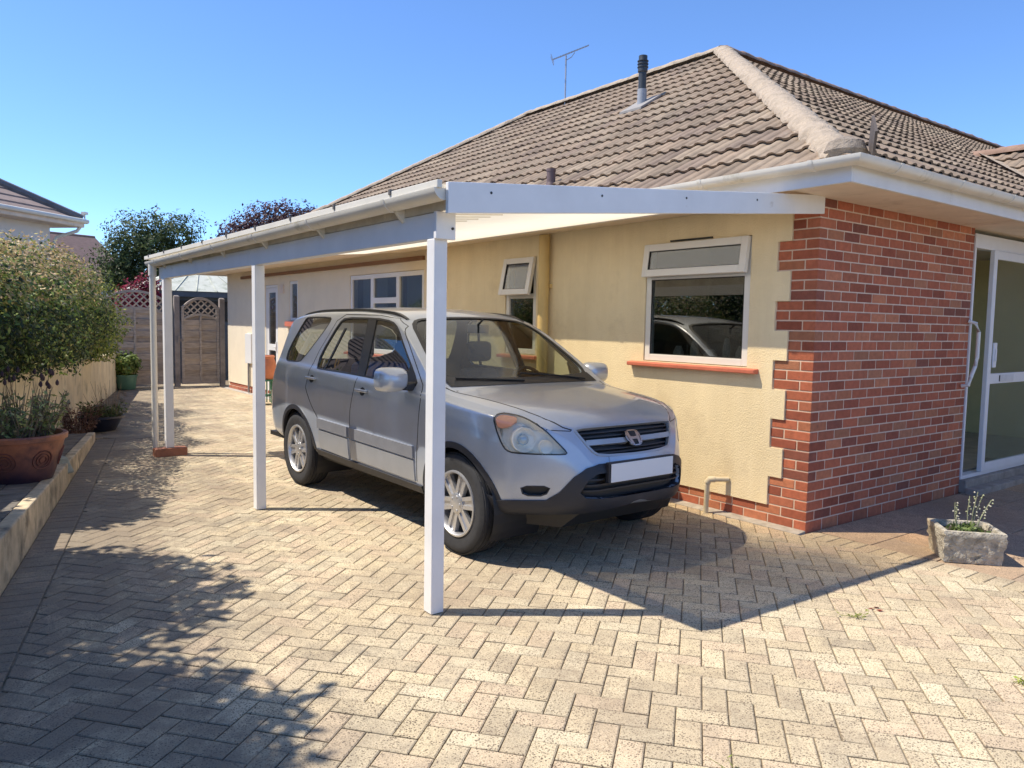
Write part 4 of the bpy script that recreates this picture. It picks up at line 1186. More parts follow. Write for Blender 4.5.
# glass panes set just inside the openings
for s_ in (-1, 1):
    patch('side', Q_WIN, 'window_pane', M_CGLASS, CAR, off=-.006, th=.003, sgn=s_, smooth=1, step=.06)
    pf_ = [(2.31, 1.08), (2.42, 1.56), (2.345, 1.55), (2.07, 1.53), (1.94, 1.475), (1.77, 1.34), (1.44, 1.10), (1.44, 1.06)]
    patch('side', pf_, 'window_pane', M_CGLASSM, CAR, off=-.008, th=.003, sgn=s_, smooth=0, step=.06)
    pr_ = [(3.14, 1.095), (3.16, 1.22), (3.0, 1.51), (2.91, 1.555), (2.42, 1.56), (2.31, 1.08)]
    patch('side', pr_, 'window_pane', M_CGLASS, CAR, off=-.008, th=.003, sgn=s_, smooth=0, step=.06)
    patch('side', [(2.37, 1.08), (2.49, 1.555), (2.345, 1.555), (2.24, 1.078)], 'door_pillar', M_BLACK, CAR, off=-.002, th=.02, sgn=s_, smooth=0, step=.06)
    patch('side', [(3.00, 1.09), (2.86, 1.46), (2.83, 1.46), (2.97, 1.09)], 'window_divider', M_BLACK, CAR, off=-.003, th=.01, sgn=s_, smooth=0, step=.05)
    patch('side', [(1.62, 1.068), (1.62, 1.21), (1.50, 1.13), (1.42, 1.065)], 'mirror_corner', M_BLACK, CAR, off=-.002, th=.02, sgn=s_, smooth=0, step=.05)
    ribbon('side', smooth_closed(D_WIN, 1), .016, 'window_seal', M_BLACK, CAR, off=.001, sgn=s_, closed=True)
    ribbon('side', smooth_closed(Q_WIN, 1), .012, 'window_seal', M_BLACK, CAR, off=.001, sgn=s_, closed=True)
    # door shut lines
    DL_ = [(1.36, .40), (1.33, .75), (1.33, .98), (1.37, 1.08), (1.74, 1.37), (1.90, 1.49), (2.05, 1.548), (2.3, 1.572), (2.9, 1.577), (3.04, 1.52), (3.20, 1.25), (3.25, 1.08), (3.27, .92), (3.13, .77), (3.0, .66), (2.97, .52), (2.97, .40)]
    ribbon('side', DL_, .008, 'door_gap', M_BLACK, CAR, off=.0008, sgn=s_)
    ribbon('side', [(2.33, 1.07), (2.39, .8), (2.41, .40)], .008, 'door_gap', M_BLACK, CAR, off=.0008, sgn=s_)
    # lower body trim: raised strip over a plain lower panel
    for ya, yb_, za, zb_ in ((1.38, 2.385, .648, .665), (2.425, 3.0, .666, .676)):
        patch('side', [(ya, za-.085), (ya, za), (yb_, zb_), (yb_, zb_-.085)], 'side_trim', M_TRIMG, CAR, off=.017, th=.022, sgn=s_, smooth=0, step=.05)
        patch('side', [(ya, .40), (ya, za-.10), (yb_, zb_-.10), (yb_-(.0 if ya < 2 else .02), .415)], 'lower_panel', M_TRIML, CAR, off=.009, th=.014, sgn=s_, smooth=0, step=.05)
    ribbon('side', [(1.29, .352), (3.06, .375)], .06, 'sill_cover', M_CLAD, CAR, off=.012, sgn=s_, th=.03)
    for ax in (.87, 3.49):
        ar_ = [(ax+.388*math.cos(a), .335+.395*math.sin(a)) for a in [R(q) for q in range(-2, 183, 6)]]
        ribbon('side', ar_, .04, 'arch_lip', M_CLAD, CAR, off=.006, sgn=s_, th=.03)
    # handles
    for y_, z_ in ((2.20, .975), (3.17, 1.01)):
        l, no = hit('side', (y_, z_), s_)
        h = MB(); h.box(l.x+s_*.02-.008, l.x+s_*.02+.008, y_-.10, y_+.09, z_-.008, z_+.014); h.box(min(l.x, l.x+s_*.02), max(l.x, l.x+s_*.02), y_-.095, y_-.06, z_-.008, z_+.012); h.box(min(l.x, l.x+s_*.02), max(l.x, l.x+s_*.02), y_+.06, y_+.085, z_-.008, z_+.012)
        ho = h.build('door_handle', M_PAINT, CAR, bevel=.006, smooth=True)
        patch('side', [(y_+.045*math.cos(a), z_-.005+.034*math.sin(a)) for a in [2*PI*k/12 for k in range(12)]], 'handle_recess', M_CLAD, ho, off=.001, th=.004, sgn=s_, smooth=0)
    # roof bars: raised black strips
    rows = []
    mbb = MB(); pts = []
    for k in range(40):
        y_ = 2.0+k*.0525
        zt = fT(y_)
        l, no, _, _ = BVH.ray_cast(Vector((s_*(.585-.01*abs(k-20)/20), y_, 3)), Vector((0, 0, -1)))
        hgt = .014*min(1, k/3, (39-k)/3)+.004
        rows.append([l+Vector((-.018, 0, -.004)), l+Vector((-.014, 0, hgt)), l+Vector((.014, 0, hgt)), l+Vector((.018, 0, -.004))])
    mbb.grid(rows); mbb.build('roof_rail', M_BLACK, CAR, smooth=True, angle=50)
    # door mirrors
    mm = MB(); Mm = Matrix.Translation((s_*.99, 1.50, 1.115)) @ Matrix.Rotation(s_*R(-8), 4, 'Z')
    for k in range(9):
        t = k/8; q = math.sin(PI*min(.93, t*.9+.06))
        y_ = -.075+.13*t; sc_ = (.55+.45*math.sin(min(1, t*1.6)*PI/2))
        ring = []
        for a in range(20):
            an = 2*PI*a/20; ca, sa = math.cos(an), math.sin(an)
            px = .125*sc_*(abs(ca)**.6)*(1 if ca > 0 else -1); pz = .088*sc_*(abs(sa)**.6)*(1 if sa > 0 else -1)
            ring.append(Mm @ Vector((px, y_, pz)))
        rows = rows[:0] if k == 0 else rows
        rows.append(ring)
    g = mm.grid(rows, closed=True); mm.face(g[0][::-1])
    mo_ = mm.build('door_mirror', M_PAINT, CAR, smooth=True, angle=60, recalc=True)
    ml = MB(); ml.box(-.11, .11, .048, .056, -.072, .072, Mm); ml.build('mirror_glass', M_CHROME, mo_, bevel=.01)
    ma = MB(); ma.hexa([(s_*.80, 1.46, 1.03), (s_*.93, 1.46, 1.04), (s_*.93, 1.54, 1.04), (s_*.80, 1.56, 1.03), (s_*.78, 1.46, 1.10), (s_*.93, 1.46, 1.075), (s_*.93, 1.54, 1.075), (s_*.78, 1.56, 1.10)])
    ma.build('mirror_arm', M_BLACK, mo_, bevel=.008, recalc=True)
patch('front', F_WIN, 'windscreen', M_CGLASSF, CAR, off=-.005, th=.003, smooth=2, step=.07)
ribbon('front', smooth_closed(F_WIN, 2), .032, 'screen_seal', M_BLACK, CAR, off=.0012, closed=True)
ck = MB(); rows = []
for k in range(31):
    x = -.70+1.4*k/30; y0 = 1.16+.10*(x/.7)**2
    l, no, _, _ = BVH.ray_cast(Vector((x, y0-.07, 3)), Vector((0, 0, -1))); l2, _, _, _ = BVH.ray_cast(Vector((x, y0+.05, 3)), Vector((0, 0, -1)))
    rows.append([l+Vector((0, 0, .004)), (l+l2)/2+Vector((0, 0, .006)), l2+Vector((0, 0, .006))])
ck.grid(rows); ck.build('scuttle_panel', M_BLACK, CAR, smooth=True)
for (p0, p1) in (((.55, 1.17), (-.05, 1.25)), ((-.1, 1.13), (-.62, 1.26))):
    w_ = MB(); pts = []
    for k in range(9):
        x = p0[0]+(p1[0]-p0[0])*k/8; y_ = p0[1]+(p1[1]-p0[1])*k/8
        l, no, _, _ = BVH.ray_cast(Vector((x, y_, 3)), Vector((0, 0, -1))); pts.append(l+Vector((0, -.004, .016)))
    w_.tube(pts, .007, 6); w_.build('wiper', M_BLACK, CAR)
# aerial-free roof; blue block added for the blue patch in the rear door glass
bg_ = MB(); bg_.box(-.62, -.22, 2.58, 2.95, .80, 1.17); bgo = bg_.build('blue_block', mat('blue_block_plastic', (.02, .16, .62), .5, var=.2, vscale=12, bump=.5, bscale=12, bdist=.02), CAR, bevel=.06, segs=3, smooth=True)

# ---- nose
M_LENS = glass_mat('headlight_cover', (.93, .93, .92), 1.5, boost=1.6)
M_REFL = mat('silvered_reflector', (.93, .90, .80), .4, metal=.0, var=.05)
M_AMBER = mat('amber_indicator', (.80, .36, .22), .35, var=.08, vscale=30)
M_PLATE = mat('blank_white_plate', (.82, .82, .82), .4, var=0)
M_SLAT = mat('black_slat', (.03, .03, .033), .5, var=0)
def front_pt(x, z, off=0):
    l, no = hit('front', (x, z)); return l+no*off, no
patch('front', GRILLE, 'grille_back', M_BLACK, CAR, off=-.042, th=.004, smooth=1)
GR = ribbon('front', smooth_closed(GRILLE, 1), .015, 'grille', M_TRIML, CAR, off=.006, closed=True, th=.03)
GR['label'] = 'chrome edged black grille'
for z, hw in ((.855, .405), (.83, .40), (.755, .34), (.735, .325)):
    ribbon('front', [(-hw, z), (hw, z)], .009, 'slat', M_SLAT, GR, off=-.012, th=.02)
for a_, b_ in ((-.385, -.05), (.05, .385)): ribbon('front', [(a_, .795), (b_, .795)], .034, 'grille_bar', M_TRIML, GR, off=.002, th=.03)
# emblem: an upright letter with splayed legs inside a rounded frame
EP, EN = front_pt(0, .795, .012)
ev = Vector((0, -EN.z, EN.y)); ev = Vector((0, -EN.z, EN.y)) if ev.z > 0 else -ev
ev = Vector((0, EN.z*-1, EN.y)); ev = (ev if ev.z > 0 else -ev).normalized()
eu = Vector((1, 0, 0))
def EM(u, v, w_=0):
    u *= 1.12; v *= 1.12
    return EP+eu*u+ev*v+Vector((0, EN.y, EN.z)).normalized()*w_
em = MB()
def epl(pts, w0=0, w1=.008):
    A = [em.vert(EM(u, v, w0)) for u, v in pts]; B = [em.vert(EM(u, v, w1)) for u, v in pts]
    em.bridge(A, B); em.face(B); em.face(A[::-1])
fr_o = smooth_closed([(-.062, .052), (.062, .052), (.050, -.052), (-.050, -.052)], 2); fr_i = [(u*.86, v*.86) for u, v in fr_o]
n_ = len(fr_o)
for i in range(n_):
    j = (i+1) % n_; epl([fr_o[i], fr_o[j], fr_i[j], fr_i[i]])
for q in (-1, 1):
    epl([(q*.051, .044), (q*.029, .044), (q*.017, -.043), (q*.037, -.043)][::q])
    epl([(q*.026, .009), (q*0, .006), (q*0, -.009), (q*.024, -.010)][::q], w1=.0075)
em.build('emblem', M_CHROME, GR, recalc=True)
eb_ = MB(); epx = [(u*.9, v*.9) for u, v in fr_o]
A = [eb_.vert(EM(u, v, -.012)) for u, v in epx]; B = [eb_.vert(EM(u, v, .0)) for u, v in epx]; eb_.bridge(A, B); eb_.face(B)
eb_.build('emblem_back', M_BLACK, GR, recalc=True)
# lower bumper and intake
cl_ = mirror(CLADP)+mirror([( -a, b) for a, b in CLADB])
BU = patch('cyl', cl_, 'bumper', M_CLAD, CAR, off=.012, th=.02, smooth=0, step=.03)
BU['label'] = 'dark grey lower front bumper'
def cut_hole(o, kind, poly, sgn=-1):
    c = solid(kind, poly, -.06, .05, sgn)
    bo = o.modifiers.new('b', 'BOOLEAN'); bo.object = c; bo.operation = 'DIFFERENCE'; bo.solver = 'EXACT'
    bpy.context.view_layer.update(); me = bpy.data.meshes.new_from_object(o.evaluated_get(bpy.context.evaluated_depsgraph_get()))
    o.modifiers.clear(); o.data = me; d = c.data; bpy.data.objects.remove(c); bpy.data.meshes.remove(d)
patch('front', [(-.25, .672), (.25, .672), (.25, .706), (0, .703), (-.25, .706)], 'bumper_lip', M_PAINT, CAR, off=.005, th=.012, smooth=0)
cut_c = solid('cyl', LOWG, -.06, .05); cut_c.parent = CAR; cut_c.matrix_parent_inverse = Matrix.Identity(4)
bo = BU.modifiers.new('b', 'BOOLEAN'); bo.object = cut_c; bo.operation = 'DIFFERENCE'; bo.solver = 'EXACT'
bpy.context.view_layer.update(); me = bpy.data.meshes.new_from_object(BU.evaluated_get(bpy.context.evaluated_depsgraph_get())); BU.modifiers.clear(); BU.data = me
d_ = cut_c.data; bpy.data.objects.remove(cut_c); bpy.data.meshes.remove(d_)
patch('cyl', LOWG, 'intake_back', M_BLACK, BU, off=-.05, th=.004, smooth=1)
for z, hw in ((.575, .42), (.54, .44), (.505, .46)):
    ribbon('cyl', [(-hw, z), (hw, z)], .010, 'slat', M_SLAT, BU, off=-.015, th=.02)
for s_ in (-1, 1):
    patch('cyl', SLOT, 'fog_slot', M_BLACK, CAR, off=-.03, th=.004, smooth=1, sgn=s_)
    ribbon('cyl', smooth_closed(SLOT, 1), .008, 'slot_rim', M_CLAD, CAR, off=.002, sgn=s_, closed=True)
    hl = patch('cyl', HEAD, 'headlight', M_LENS, CAR, off=.003, th=.003, smooth=1, sgn=s_)
    patch('cyl', HEAD, 'reflector', M_REFL, hl, off=-.055 if s_ < 0 else .0008, th=.004, smooth=1, sgn=s_)
    if s_ < 0: ribbon('cyl', smooth_closed(HEAD, 1), .003, 'lamp_housing', M_REFL, hl, off=-.002, sgn=s_, closed=True, th=.056)
    HI = [(.85+(p[0]-.85)*.97, .84+(p[1]-.84)*.97) for p in HEAD]
    ribbon('cyl', smooth_closed(HEAD, 1), .009, 'seal', M_BLACK, hl, off=.001, sgn=s_, closed=True)
    patch('cyl', AMBER, 'indicator', M_AMBER, hl, off=-.006, th=.03, smooth=1, sgn=s_)
    l, no = hit('cyl', (.85, .815), s_)
    ax_ = (no+Vector((0, -1.2, 0))).normalized()
    q_ = ax_.to_track_quat('Z', 'Y').to_matrix().to_4x4(); Mh = Matrix.Translation(l-no*.035) @ q_
    rb = MB(); rb.lathe([(.0, -.02), (.035, -.016), (.062, .002), (.074, .022), (.078, .022), (.078, -.02)], 32, Mh)
    rb.build('lamp_bowl', M_REFL, hl, smooth=True, angle=40)
    pb = MB(); pb.lathe([(.034, -.01), (.033, .008), (.024, .02), (.01, .026), (0, .027)], 24, Mh); pb.build('lamp_lens', mat('lamp_glass', (.5, .56, .58), .08, metal=.4, var=0) if s_ < 0 else bpy.data.materials['lamp_glass'], hl, smooth=True)
    l, no = hit('cyl', (.70, .775), s_); Mh = Matrix.Translation(l-no*.03) @ (no+Vector((0, -1.2, 0))).normalized().to_track_quat('Z', 'Y').to_matrix().to_4x4()
    rb = MB(); rb.lathe([(.0, -.02), (.02, -.016), (.036, .0), (.042, .014), (.045, -.02)], 24, Mh); rb.build('lamp_bowl', M_REFL, hl, smooth=True, angle=40)
# bonnet shut lines
BL = [(.742, 1.20), (.70, 1.02), (.665, .82), (.635, .60), (.605, .44), (.565, .335), (.50, .245), (.455, .212)]
for s_ in (-1, 1):
    ribbon('top', [(s_*a, b) for a, b in BL], .009, 'bonnet_gap', M_BLACK, CAR, off=.0008, step=.04)
    ribbon('cyl', [(.70, .878), (.62, .872), (.53, .868)], .006, 'bonnet_gap', M_BLACK, CAR, off=.0008, sgn=s_)
# plate in its holder
NP = MB(); NP.box(-.30, .30, .032, .065, .550, .680)
npo = NP.build('plate_holder', M_CLAD, CAR, bevel=.005)
npp = MB(); npp.box(-.285, .285, .024, .0315, .556, .672); npp.build('number_plate', M_PLATE, CAR, bevel=.003)

# ---- wheels
def wheel(ax, s_):
    M = Matrix.Translation((s_*.775, ax, .338)) @ (Matrix.Identity(4) if s_ > 0 else Matrix.Rotation(PI, 4, 'Z'))
    t = MB(); w2 = .105
    prof = [(.215, -w2+.012), (.26, -w2-.001), (.30, -w2), (.325, -w2+.014), (.337, -w2+.035)]
    for k in range(5):
        z0 = -w2+.045+k*.032; prof += [(.338, z0), (.338, z0+.022), (.330, z0+.024), (.330, z0+.030)]
    prof += [(.337, w2-.035), (.325, w2-.014), (.30, w2), (.285, w2+.001), (.26, w2-.0005), (.22, w2-.010)]
    t.lathe(prof, 56, M, axis='x')
    wo = t.build('wheel', M_TYRE, CAR, smooth=True, angle=30)
    r = MB()
    r.lathe([(.221, w2-.012), (.219, w2-.001), (.208, w2+.001), (.200, w2-.010), (.196, w2-.04), (.20, -.05)], 48, M, axis='x')
    for k in range(6):
        a0 = 2*PI*k/6+.18
        for q in (-1, 1):
            P = []
            for (rr, off_, xo) in ((.05, .024, w2-.018), (.20, .034, w2-.020)):
                for ww in (-.013, .013):
                    ca, sa = math.cos(a0), math.sin(a0); tt = q*off_+ww
                    P.append((xo, rr*ca-tt*sa, rr*sa+tt*ca))
            B = [(p[0]-.03, p[1], p[2]) for p in P]
            seq = [P[0], P[1], P[3], P[2]]; bs = [B[0], B[1], B[3], B[2]]
            r.hexa([M @ Vector(p) for p in bs+seq])
        P = []
        for (rr, hw, xo) in ((.05, .02, w2-.026), (.20, .03, w2-.030)):
            for ww in (-hw, hw):
                ca, sa = math.cos(a0), math.sin(a0); P.append((xo, rr*ca-ww*sa, rr*sa+ww*ca))
        B = [(p[0]-.02, p[1], p[2]) for p in P]
        r.hexa([M @ Vector(p) for p in [B[0], B[1], B[3], B[2], P[0], P[1], P[3], P[2]]])
    r.lathe([(.068, w2-.05), (.070, w2-.016), (.055, w2-.010), (.03, w2-.006), (.0, w2-.005)], 24, M, axis='x')
    for k in range(5):
        a = 2*PI*k/5; r.lathe([(.009, w2-.02), (.009, w2-.005), (0, w2-.004)], 8, M @ Matrix.Translation((0, .048*math.cos(a), .048*math.sin(a))), axis='x')
    ro = r.build('rim', M_ALLOY, wo, smooth=True, angle=30, bevel=0)
    d = MB(); d.lathe([(.0, .0), (.145, .0), (.15, .012), (.145, .02), (.0, .02)], 32, M @ Matrix.Translation((.02, 0, 0)), axis='x'); d.lathe([(.2, -.06), (0, -.06)], 32, M, axis='x')
    d.build('brake_disc', mat('brake_iron', (.08, .075, .07), .6, metal=.3) if 'brake_iron' not in bpy.data.materials else bpy.data.materials['brake_iron'], wo)
for ax in (.87, 3.49):
    for s_ in (-1, 1): wheel(ax, s_)
# ------------------------------------------------------------------ vegetation
M_LEAF = leaf_mat('leaves', (1, 1, 1))
M_BARK = mat('bark', (.13, .10, .075), .95, var=.3, vscale=12, bump=.8, bscale=40, bdist=.01)
rnd = random.Random(11)
def leaf_quad(mb, p, n, s, asp=.5, droop=.25):
    n = n.normalized()
    t = n.cross(Vector((rnd.gauss(0, 1), rnd.gauss(0, 1), rnd.gauss(0, 1))))
    if t.length < 1e-4: t = Vector((1, 0, 0))
    t.normalize(); b = n.cross(t)
    tip = p+t*s; l = p+t*s*.5+b*s*asp*.5-n*s*droop*.2; r = p+t*s*.5-b*s*asp*.5-n*s*droop*.2
    mb.poly([p, l, tip-n*s*droop*.3, r])
def cloud(mb, c, rad, count, size, cols, rough=.25, shell=.55, seed=0, colfn=None, top=None, bot=None, freq=1.6, gap=.0):
    """leaves through an uneven ellipsoid volume, denser to the outside, with gaps"""
    c = Vector(c); made = 0; tries = 0
    while made < count and tries < count*4:
        tries += 1
        d = Vector((rnd.gauss(0, 1), rnd.gauss(0, 1), rnd.gauss(0, 1))).normalized()
        k = 1+rough*noise.noise(d*freq*1.3+Vector((seed, seed*2, 0)))*1.6+rough*.5*noise.noise(d*freq*4+Vector((seed, 0, seed)))
        q = shell+(1-shell)*rnd.random()**.6 if rnd.random() < .85 else rnd.random()*shell
        p = Vector((d.x*rad[0], d.y*rad[1], d.z*rad[2]))*k*q
        if top is not None and (c+p).z > top: continue
        if bot is not None and (c+p).z < bot+.08*noise.noise((c+p)*3): continue
        if gap and noise.noise((c+p)*2.2+Vector((9, seed, 3))) < -gap: continue
        j = .65+.55*rnd.random()
        cc = cols[int(rnd.random()*len(cols))]
        cl = noise.noise((c+p)*2.5+Vector((5, 5, seed)))
        j *= 1+.35*cl
        if colfn: cc = colfn(c+p, cc)
        mb.col = tuple(x*j for x in cc)
        nn = (d+Vector((rnd.gauss(0, .6), rnd.gauss(0, .6), rnd.gauss(0, .6)+.4)))
        leaf_quad(mb, c+p, nn, size*(.6+.8*rnd.random()))
        made += 1
def trunk(base, tips, r, parent, name='trunk', mt=None):
    t = MB(); base = Vector(base)
    for tp in tips:
        tp = Vector(tp); mid = base.lerp(tp, .5)+Vector((rnd.gauss(0, .06), rnd.gauss(0, .06), 0))*(tp-base).length
        t.tube([base, base.lerp(mid, .6), mid, mid.lerp(tp, .6), tp], [r, r*.8, r*.6, r*.4, r*.15], 7)
    return t.build(name, mt or M_BARK, parent, W=True, smooth=True)
def shrub(name, label, cat, base, blobs, count, size, cols, group=None, tr=.04, **kw):
    th = thing(name, label, cat, base, 0, group)
    mb = MB(); tot = sum(b[1][0]*b[1][1]+b[1][0]*b[1][2]+b[1][1]*b[1][2] for b in blobs)
    for i, (c, r) in enumerate(blobs):
        a = r[0]*r[1]+r[0]*r[2]+r[1]*r[2]
        cloud(mb, c, r, int(count*a/tot), size, cols, seed=i*3.1+base[0], **kw)
    mb.build('crown', M_LEAF, th, W=True)
    trunk(base, [(Vector(b[0])+Vector((0, 0, -b[1][2]*.1))) for b in blobs], tr, th)
    return th
GR_Y = [(.22,.30,.07), (.28,.33,.08), (.17,.25,.055), (.33,.30,.10), (.13,.19,.05)]
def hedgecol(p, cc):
    # pinkish bronze new shoots along the top, sunlit brightness put into their colour
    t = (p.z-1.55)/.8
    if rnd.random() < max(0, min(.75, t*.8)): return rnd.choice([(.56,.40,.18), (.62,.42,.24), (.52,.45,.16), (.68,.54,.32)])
    if rnd.random() < (.62 if p.z < 1.6 else .22): return rnd.choice([(.045,.065,.025), (.06,.085,.03), (.035,.055,.025)])  # dark leaves, mostly low down: hedge shade put into the leaf colour
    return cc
HG = 'shrubs growing above the retaining wall'
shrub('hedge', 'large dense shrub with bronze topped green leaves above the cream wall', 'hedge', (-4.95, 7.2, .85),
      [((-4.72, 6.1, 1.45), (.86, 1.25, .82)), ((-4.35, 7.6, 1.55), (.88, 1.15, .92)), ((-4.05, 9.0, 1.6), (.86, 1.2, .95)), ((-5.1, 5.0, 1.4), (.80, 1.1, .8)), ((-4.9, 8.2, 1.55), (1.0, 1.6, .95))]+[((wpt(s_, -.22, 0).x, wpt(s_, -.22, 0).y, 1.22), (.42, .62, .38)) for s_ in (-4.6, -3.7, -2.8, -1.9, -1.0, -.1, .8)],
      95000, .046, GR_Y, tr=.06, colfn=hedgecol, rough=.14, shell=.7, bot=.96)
shrub('shrub', 'bright yellow green shrub at the far end of the hedge, hanging over the wall', 'shrub', (-3.75, 10.9, .8),
      [((-3.55, 10.5, 1.42), (.86, 1.0, .88)), ((-3.35, 11.8, 1.2), (.72, .9, .66))],
      22000, .05, [(.30,.36,.07), (.28,.31,.06), (.17,.23,.05), (.33,.32,.09)], rough=.2, shell=.6, bot=.86, colfn=lambda p, c: c if rnd.random() < .8 else (.10,.14,.04))
# trees standing left of the picture, beyond the wall; they throw the lobed shade on the drive
for i, (x, y, z, rx, ry, rz_, zz) in enumerate(((-5.62, 4.55, 2.25, .60, .72, .72, .9), (-6.35, 2.55, 2.75, .95, 1.05, .95, .9), (-6.75, .9, 3.0, 1.0, .95, .95, .9), (-7.6, -.6, 3.2, 1.25, 1.2, 1.1, .9))):
    shrub('tree', ['small rounded tree just outside the view left of the hedge', 'tall rounded tree left of the terracotta pot', 'tall bushy tree left of the drive', 'broad bushy tree left of the camera'][i], 'tree', (x, y, zz),
          [((x, y, z), (rx, ry, rz_)), ((x, y, z), (rx*.7, ry*.7, rz_*.7)), ((x-.2, y-.1, z-.7), (rx*.9, ry*.9, rz_*.8))], 26000, .13, [(.09,.13,.04), (.06,.10,.03), (.13,.17,.05)], rough=.22, shell=.2, freq=2.2)
# background trees
def treeb(name, label, base, blobs, count, size, cols, r=.2, **kw):
    return shrub(name, label, 'tree', base, blobs, count, size, cols, tr=r, **kw)
treeb('tree', 'leafy green tree beyond the wooden gate, left of the carport roof', (.8, 25, 0),
      [((.55, 25, 4.0), (1.2, 1.3, 1.05)), ((1.6, 25.2, 4.3), (.9, 1, .85)), ((-.2, 24.8, 3.2), (.9, 1, 1.0)), ((.9, 25, 2.9), (1.5, 1.3, 1.1)), ((2.5, 25, 3.75), (.7, .8, .5)), ((.2, 25, 1.9), (1.5, 1.3, 1.2))],
      32000, .10, [(.09,.13,.04), (.09,.12,.04), (.13,.16,.05), (.05,.07,.03)], rough=.35, shell=.3, gap=.12)
treeb('copper_beech', 'dark purple leaved tree rising behind the bungalow roof', (7.8, 33, 0),
      [((8.2, 33, 5.7), (2.2, 2.0, 1.35)), ((6.6, 33, 5.0), (1.5, 1.6, 1.1)), ((9.6, 33, 5.9), (1.6, 1.6, 1.1)), ((5.6, 32.6, 4.5), (.8, 1, .6))],
      20000, .16, [(.075,.03,.04), (.10,.045,.05), (.05,.025,.035), (.13,.07,.06)], r=.3, rough=.3, shell=.3, gap=.15)
treeb('tree', 'pale green bush top beside the purple tree', (9.0, 28, 0), [((9.2, 28, 5.0), (.9, .9, .7))], 2500, .14, [(.17,.22,.06), (.22,.26,.08)], r=.12, rough=.3, shell=.3)
shrub('flowering_shrub', 'crimson leaved shrub behind the fence panel', 'shrub', (-1.4, 16.6, 0), [((-1.45, 16.7, 1.8), (.42, .4, .55)), ((-1.05, 16.75, 2.15), (.36, .25, .42))], 3800, .07,
      [(.32,.03,.07), (.42,.05,.10), (.22,.02,.05), (.16,.05,.04)], rough=.3, shell=.4)
shrub('flowering_shrub', 'crimson shrub right of the shed roof', 'shrub', (1.7, 18.5, 0), [((1.5, 18.5, 2.6), (.9, .5, .6))], 3500, .08, [(.30,.03,.06), (.22,.02,.05), (.12,.04,.03)], rough=.3, shell=.4)
shrub('dry_shrub', 'beige twiggy shrub between hedge and fence', 'shrub', (-2.55, 15.9, 0), [((-2.5, 16.0, 1.5), (.35, .4, .75))], 2600, .07, [(.34,.27,.20), (.27,.22,.15), (.20,.19,.09)], rough=.3, shell=.4)

# ---- pots
M_TERRA = mat('terracotta', (.44, .16, .08), .45, var=.25, vscale=4, bump=.2, bscale=60, dirt=((.10,.045,.045), 3.6, .42, .66))
M_EARTH = mat('potting_compost', (.05, .035, .025), .95, var=.3, vscale=20, bump=.8, bscale=40, bdist=.01)
def stems(mb, c, rad, n, hmin, hmax, lean, col, r=.003, leaf=None, top=None):
    tips = []
    for k in range(n):
        a = rnd.random()*2*PI; q = rad*math.sqrt(rnd.random())
        p = Vector(c)+Vector((q*math.cos(a), q*math.sin(a), 0)); h = rnd.uniform(hmin, hmax)
        tp = p+Vector((math.cos(a)*lean*h*rnd.random()+rnd.gauss(0, .04), math.sin(a)*lean*h*rnd.random()+rnd.gauss(0, .04), h))
        m = p.lerp(tp, .5)+Vector((rnd.gauss(0, .02), rnd.gauss(0, .02), 0))
        j = rnd.uniform(.7, 1.2); mb.col = tuple(x*j for x in col)
        mb.tube([p, m, tp], [r, r*.8, r*.5], 4, cap=False)
        tips.append((p, m, tp))
        if leaf:
            for t in range(leaf[0]):
                u = .25+.75*rnd.random(); q_ = p.lerp(m, u*2) if u < .5 else m.lerp(tp, u*2-1)
                j = rnd.uniform(.6, 1.3); mb.col = tuple(x*j for x in rnd.choice(leaf[2]))
                leaf_quad(mb, q_, Vector((rnd.gauss(0, 1), rnd.gauss(0, 1), 1)), leaf[1]*rnd.uniform(.6, 1.3), .45)
    return tips
PT = thing('planter', 'large terracotta pot with swirl rings and straggly lavender on the terrace', 'plant pot', (-4.66, 3.98, .196))
def potm(prof, mt, parent, name='pot', n=40, w=1.):
    m = MB(); m.lathe(prof, n); return m.build(name, mt, parent, smooth=True, angle=40)
potm([(0, .0), (.20, .0), (.215, .01), (.25, .10), (.285, .22), (.31, .32), (.318, .345), (.335, .35), (.340, .385), (.332, .395), (.305, .395), (.295, .37), (.29, .33)], M_TERRA, PT, 'pot')
M_RING = mat('dark_terracotta_relief', (.17, .06, .045), .7, var=.2, vscale=6)
for ang in (-115, -62, -10):
    a = R(ang)
    for rr, w_ in ((.072, .010), (.048, .007), (.026, .007)):
        rm_ = MB(); rows = []
        for k in range(25):
            t = 2*PI*k/24; z = .205+rr*math.sin(t); r0 = .282+(z-.205)*.31; da = rr*math.cos(t)/r0
            c = Vector(((r0+.002)*math.cos(a+da), (r0+.002)*math.sin(a+da), z)); o_ = Vector((math.cos(a+da), math.sin(a+da), 0))
            tv = Vector((-math.sin(a)*math.cos(t), math.cos(a)*math.cos(t), math.sin(t)))
            rows.append([c-tv*w_/2-o_*.004, c+o_*.006-tv*w_*.3, c+o_*.006+tv*w_*.3, c+tv*w_/2-o_*.004])
        rm_.grid(rows); rm_.build('relief_ring', M_RING, PT, smooth=True)
_n = M_TERRA.node_tree; _b = _n.nodes['Principled BSDF']; _s = N(_n, 'ShaderNodeSeparateXYZ'); _n.links.new(coords(_n), _s.inputs[0])
_a = N(_n, 'ShaderNodeMath', operation='MULTIPLY_ADD'); _n.links.new(noise_fac(_n, 6, 4), _a.inputs[0]); _a.inputs[1].default_value = .18; _n.links.new(_s.outputs[2], _a.inputs[2])
_f = ramp(_n, _a.outputs[0], [(.15, (1,1,1)), (.36, (0,0,0))])       # dark purple dip glaze on the foot of the pot
_c = mixc(_n, _f, _b.inputs['Base Color'].links[0].from_socket, (.07, .035, .05)); _n.links.new(_c, _b.inputs['Base Color'])
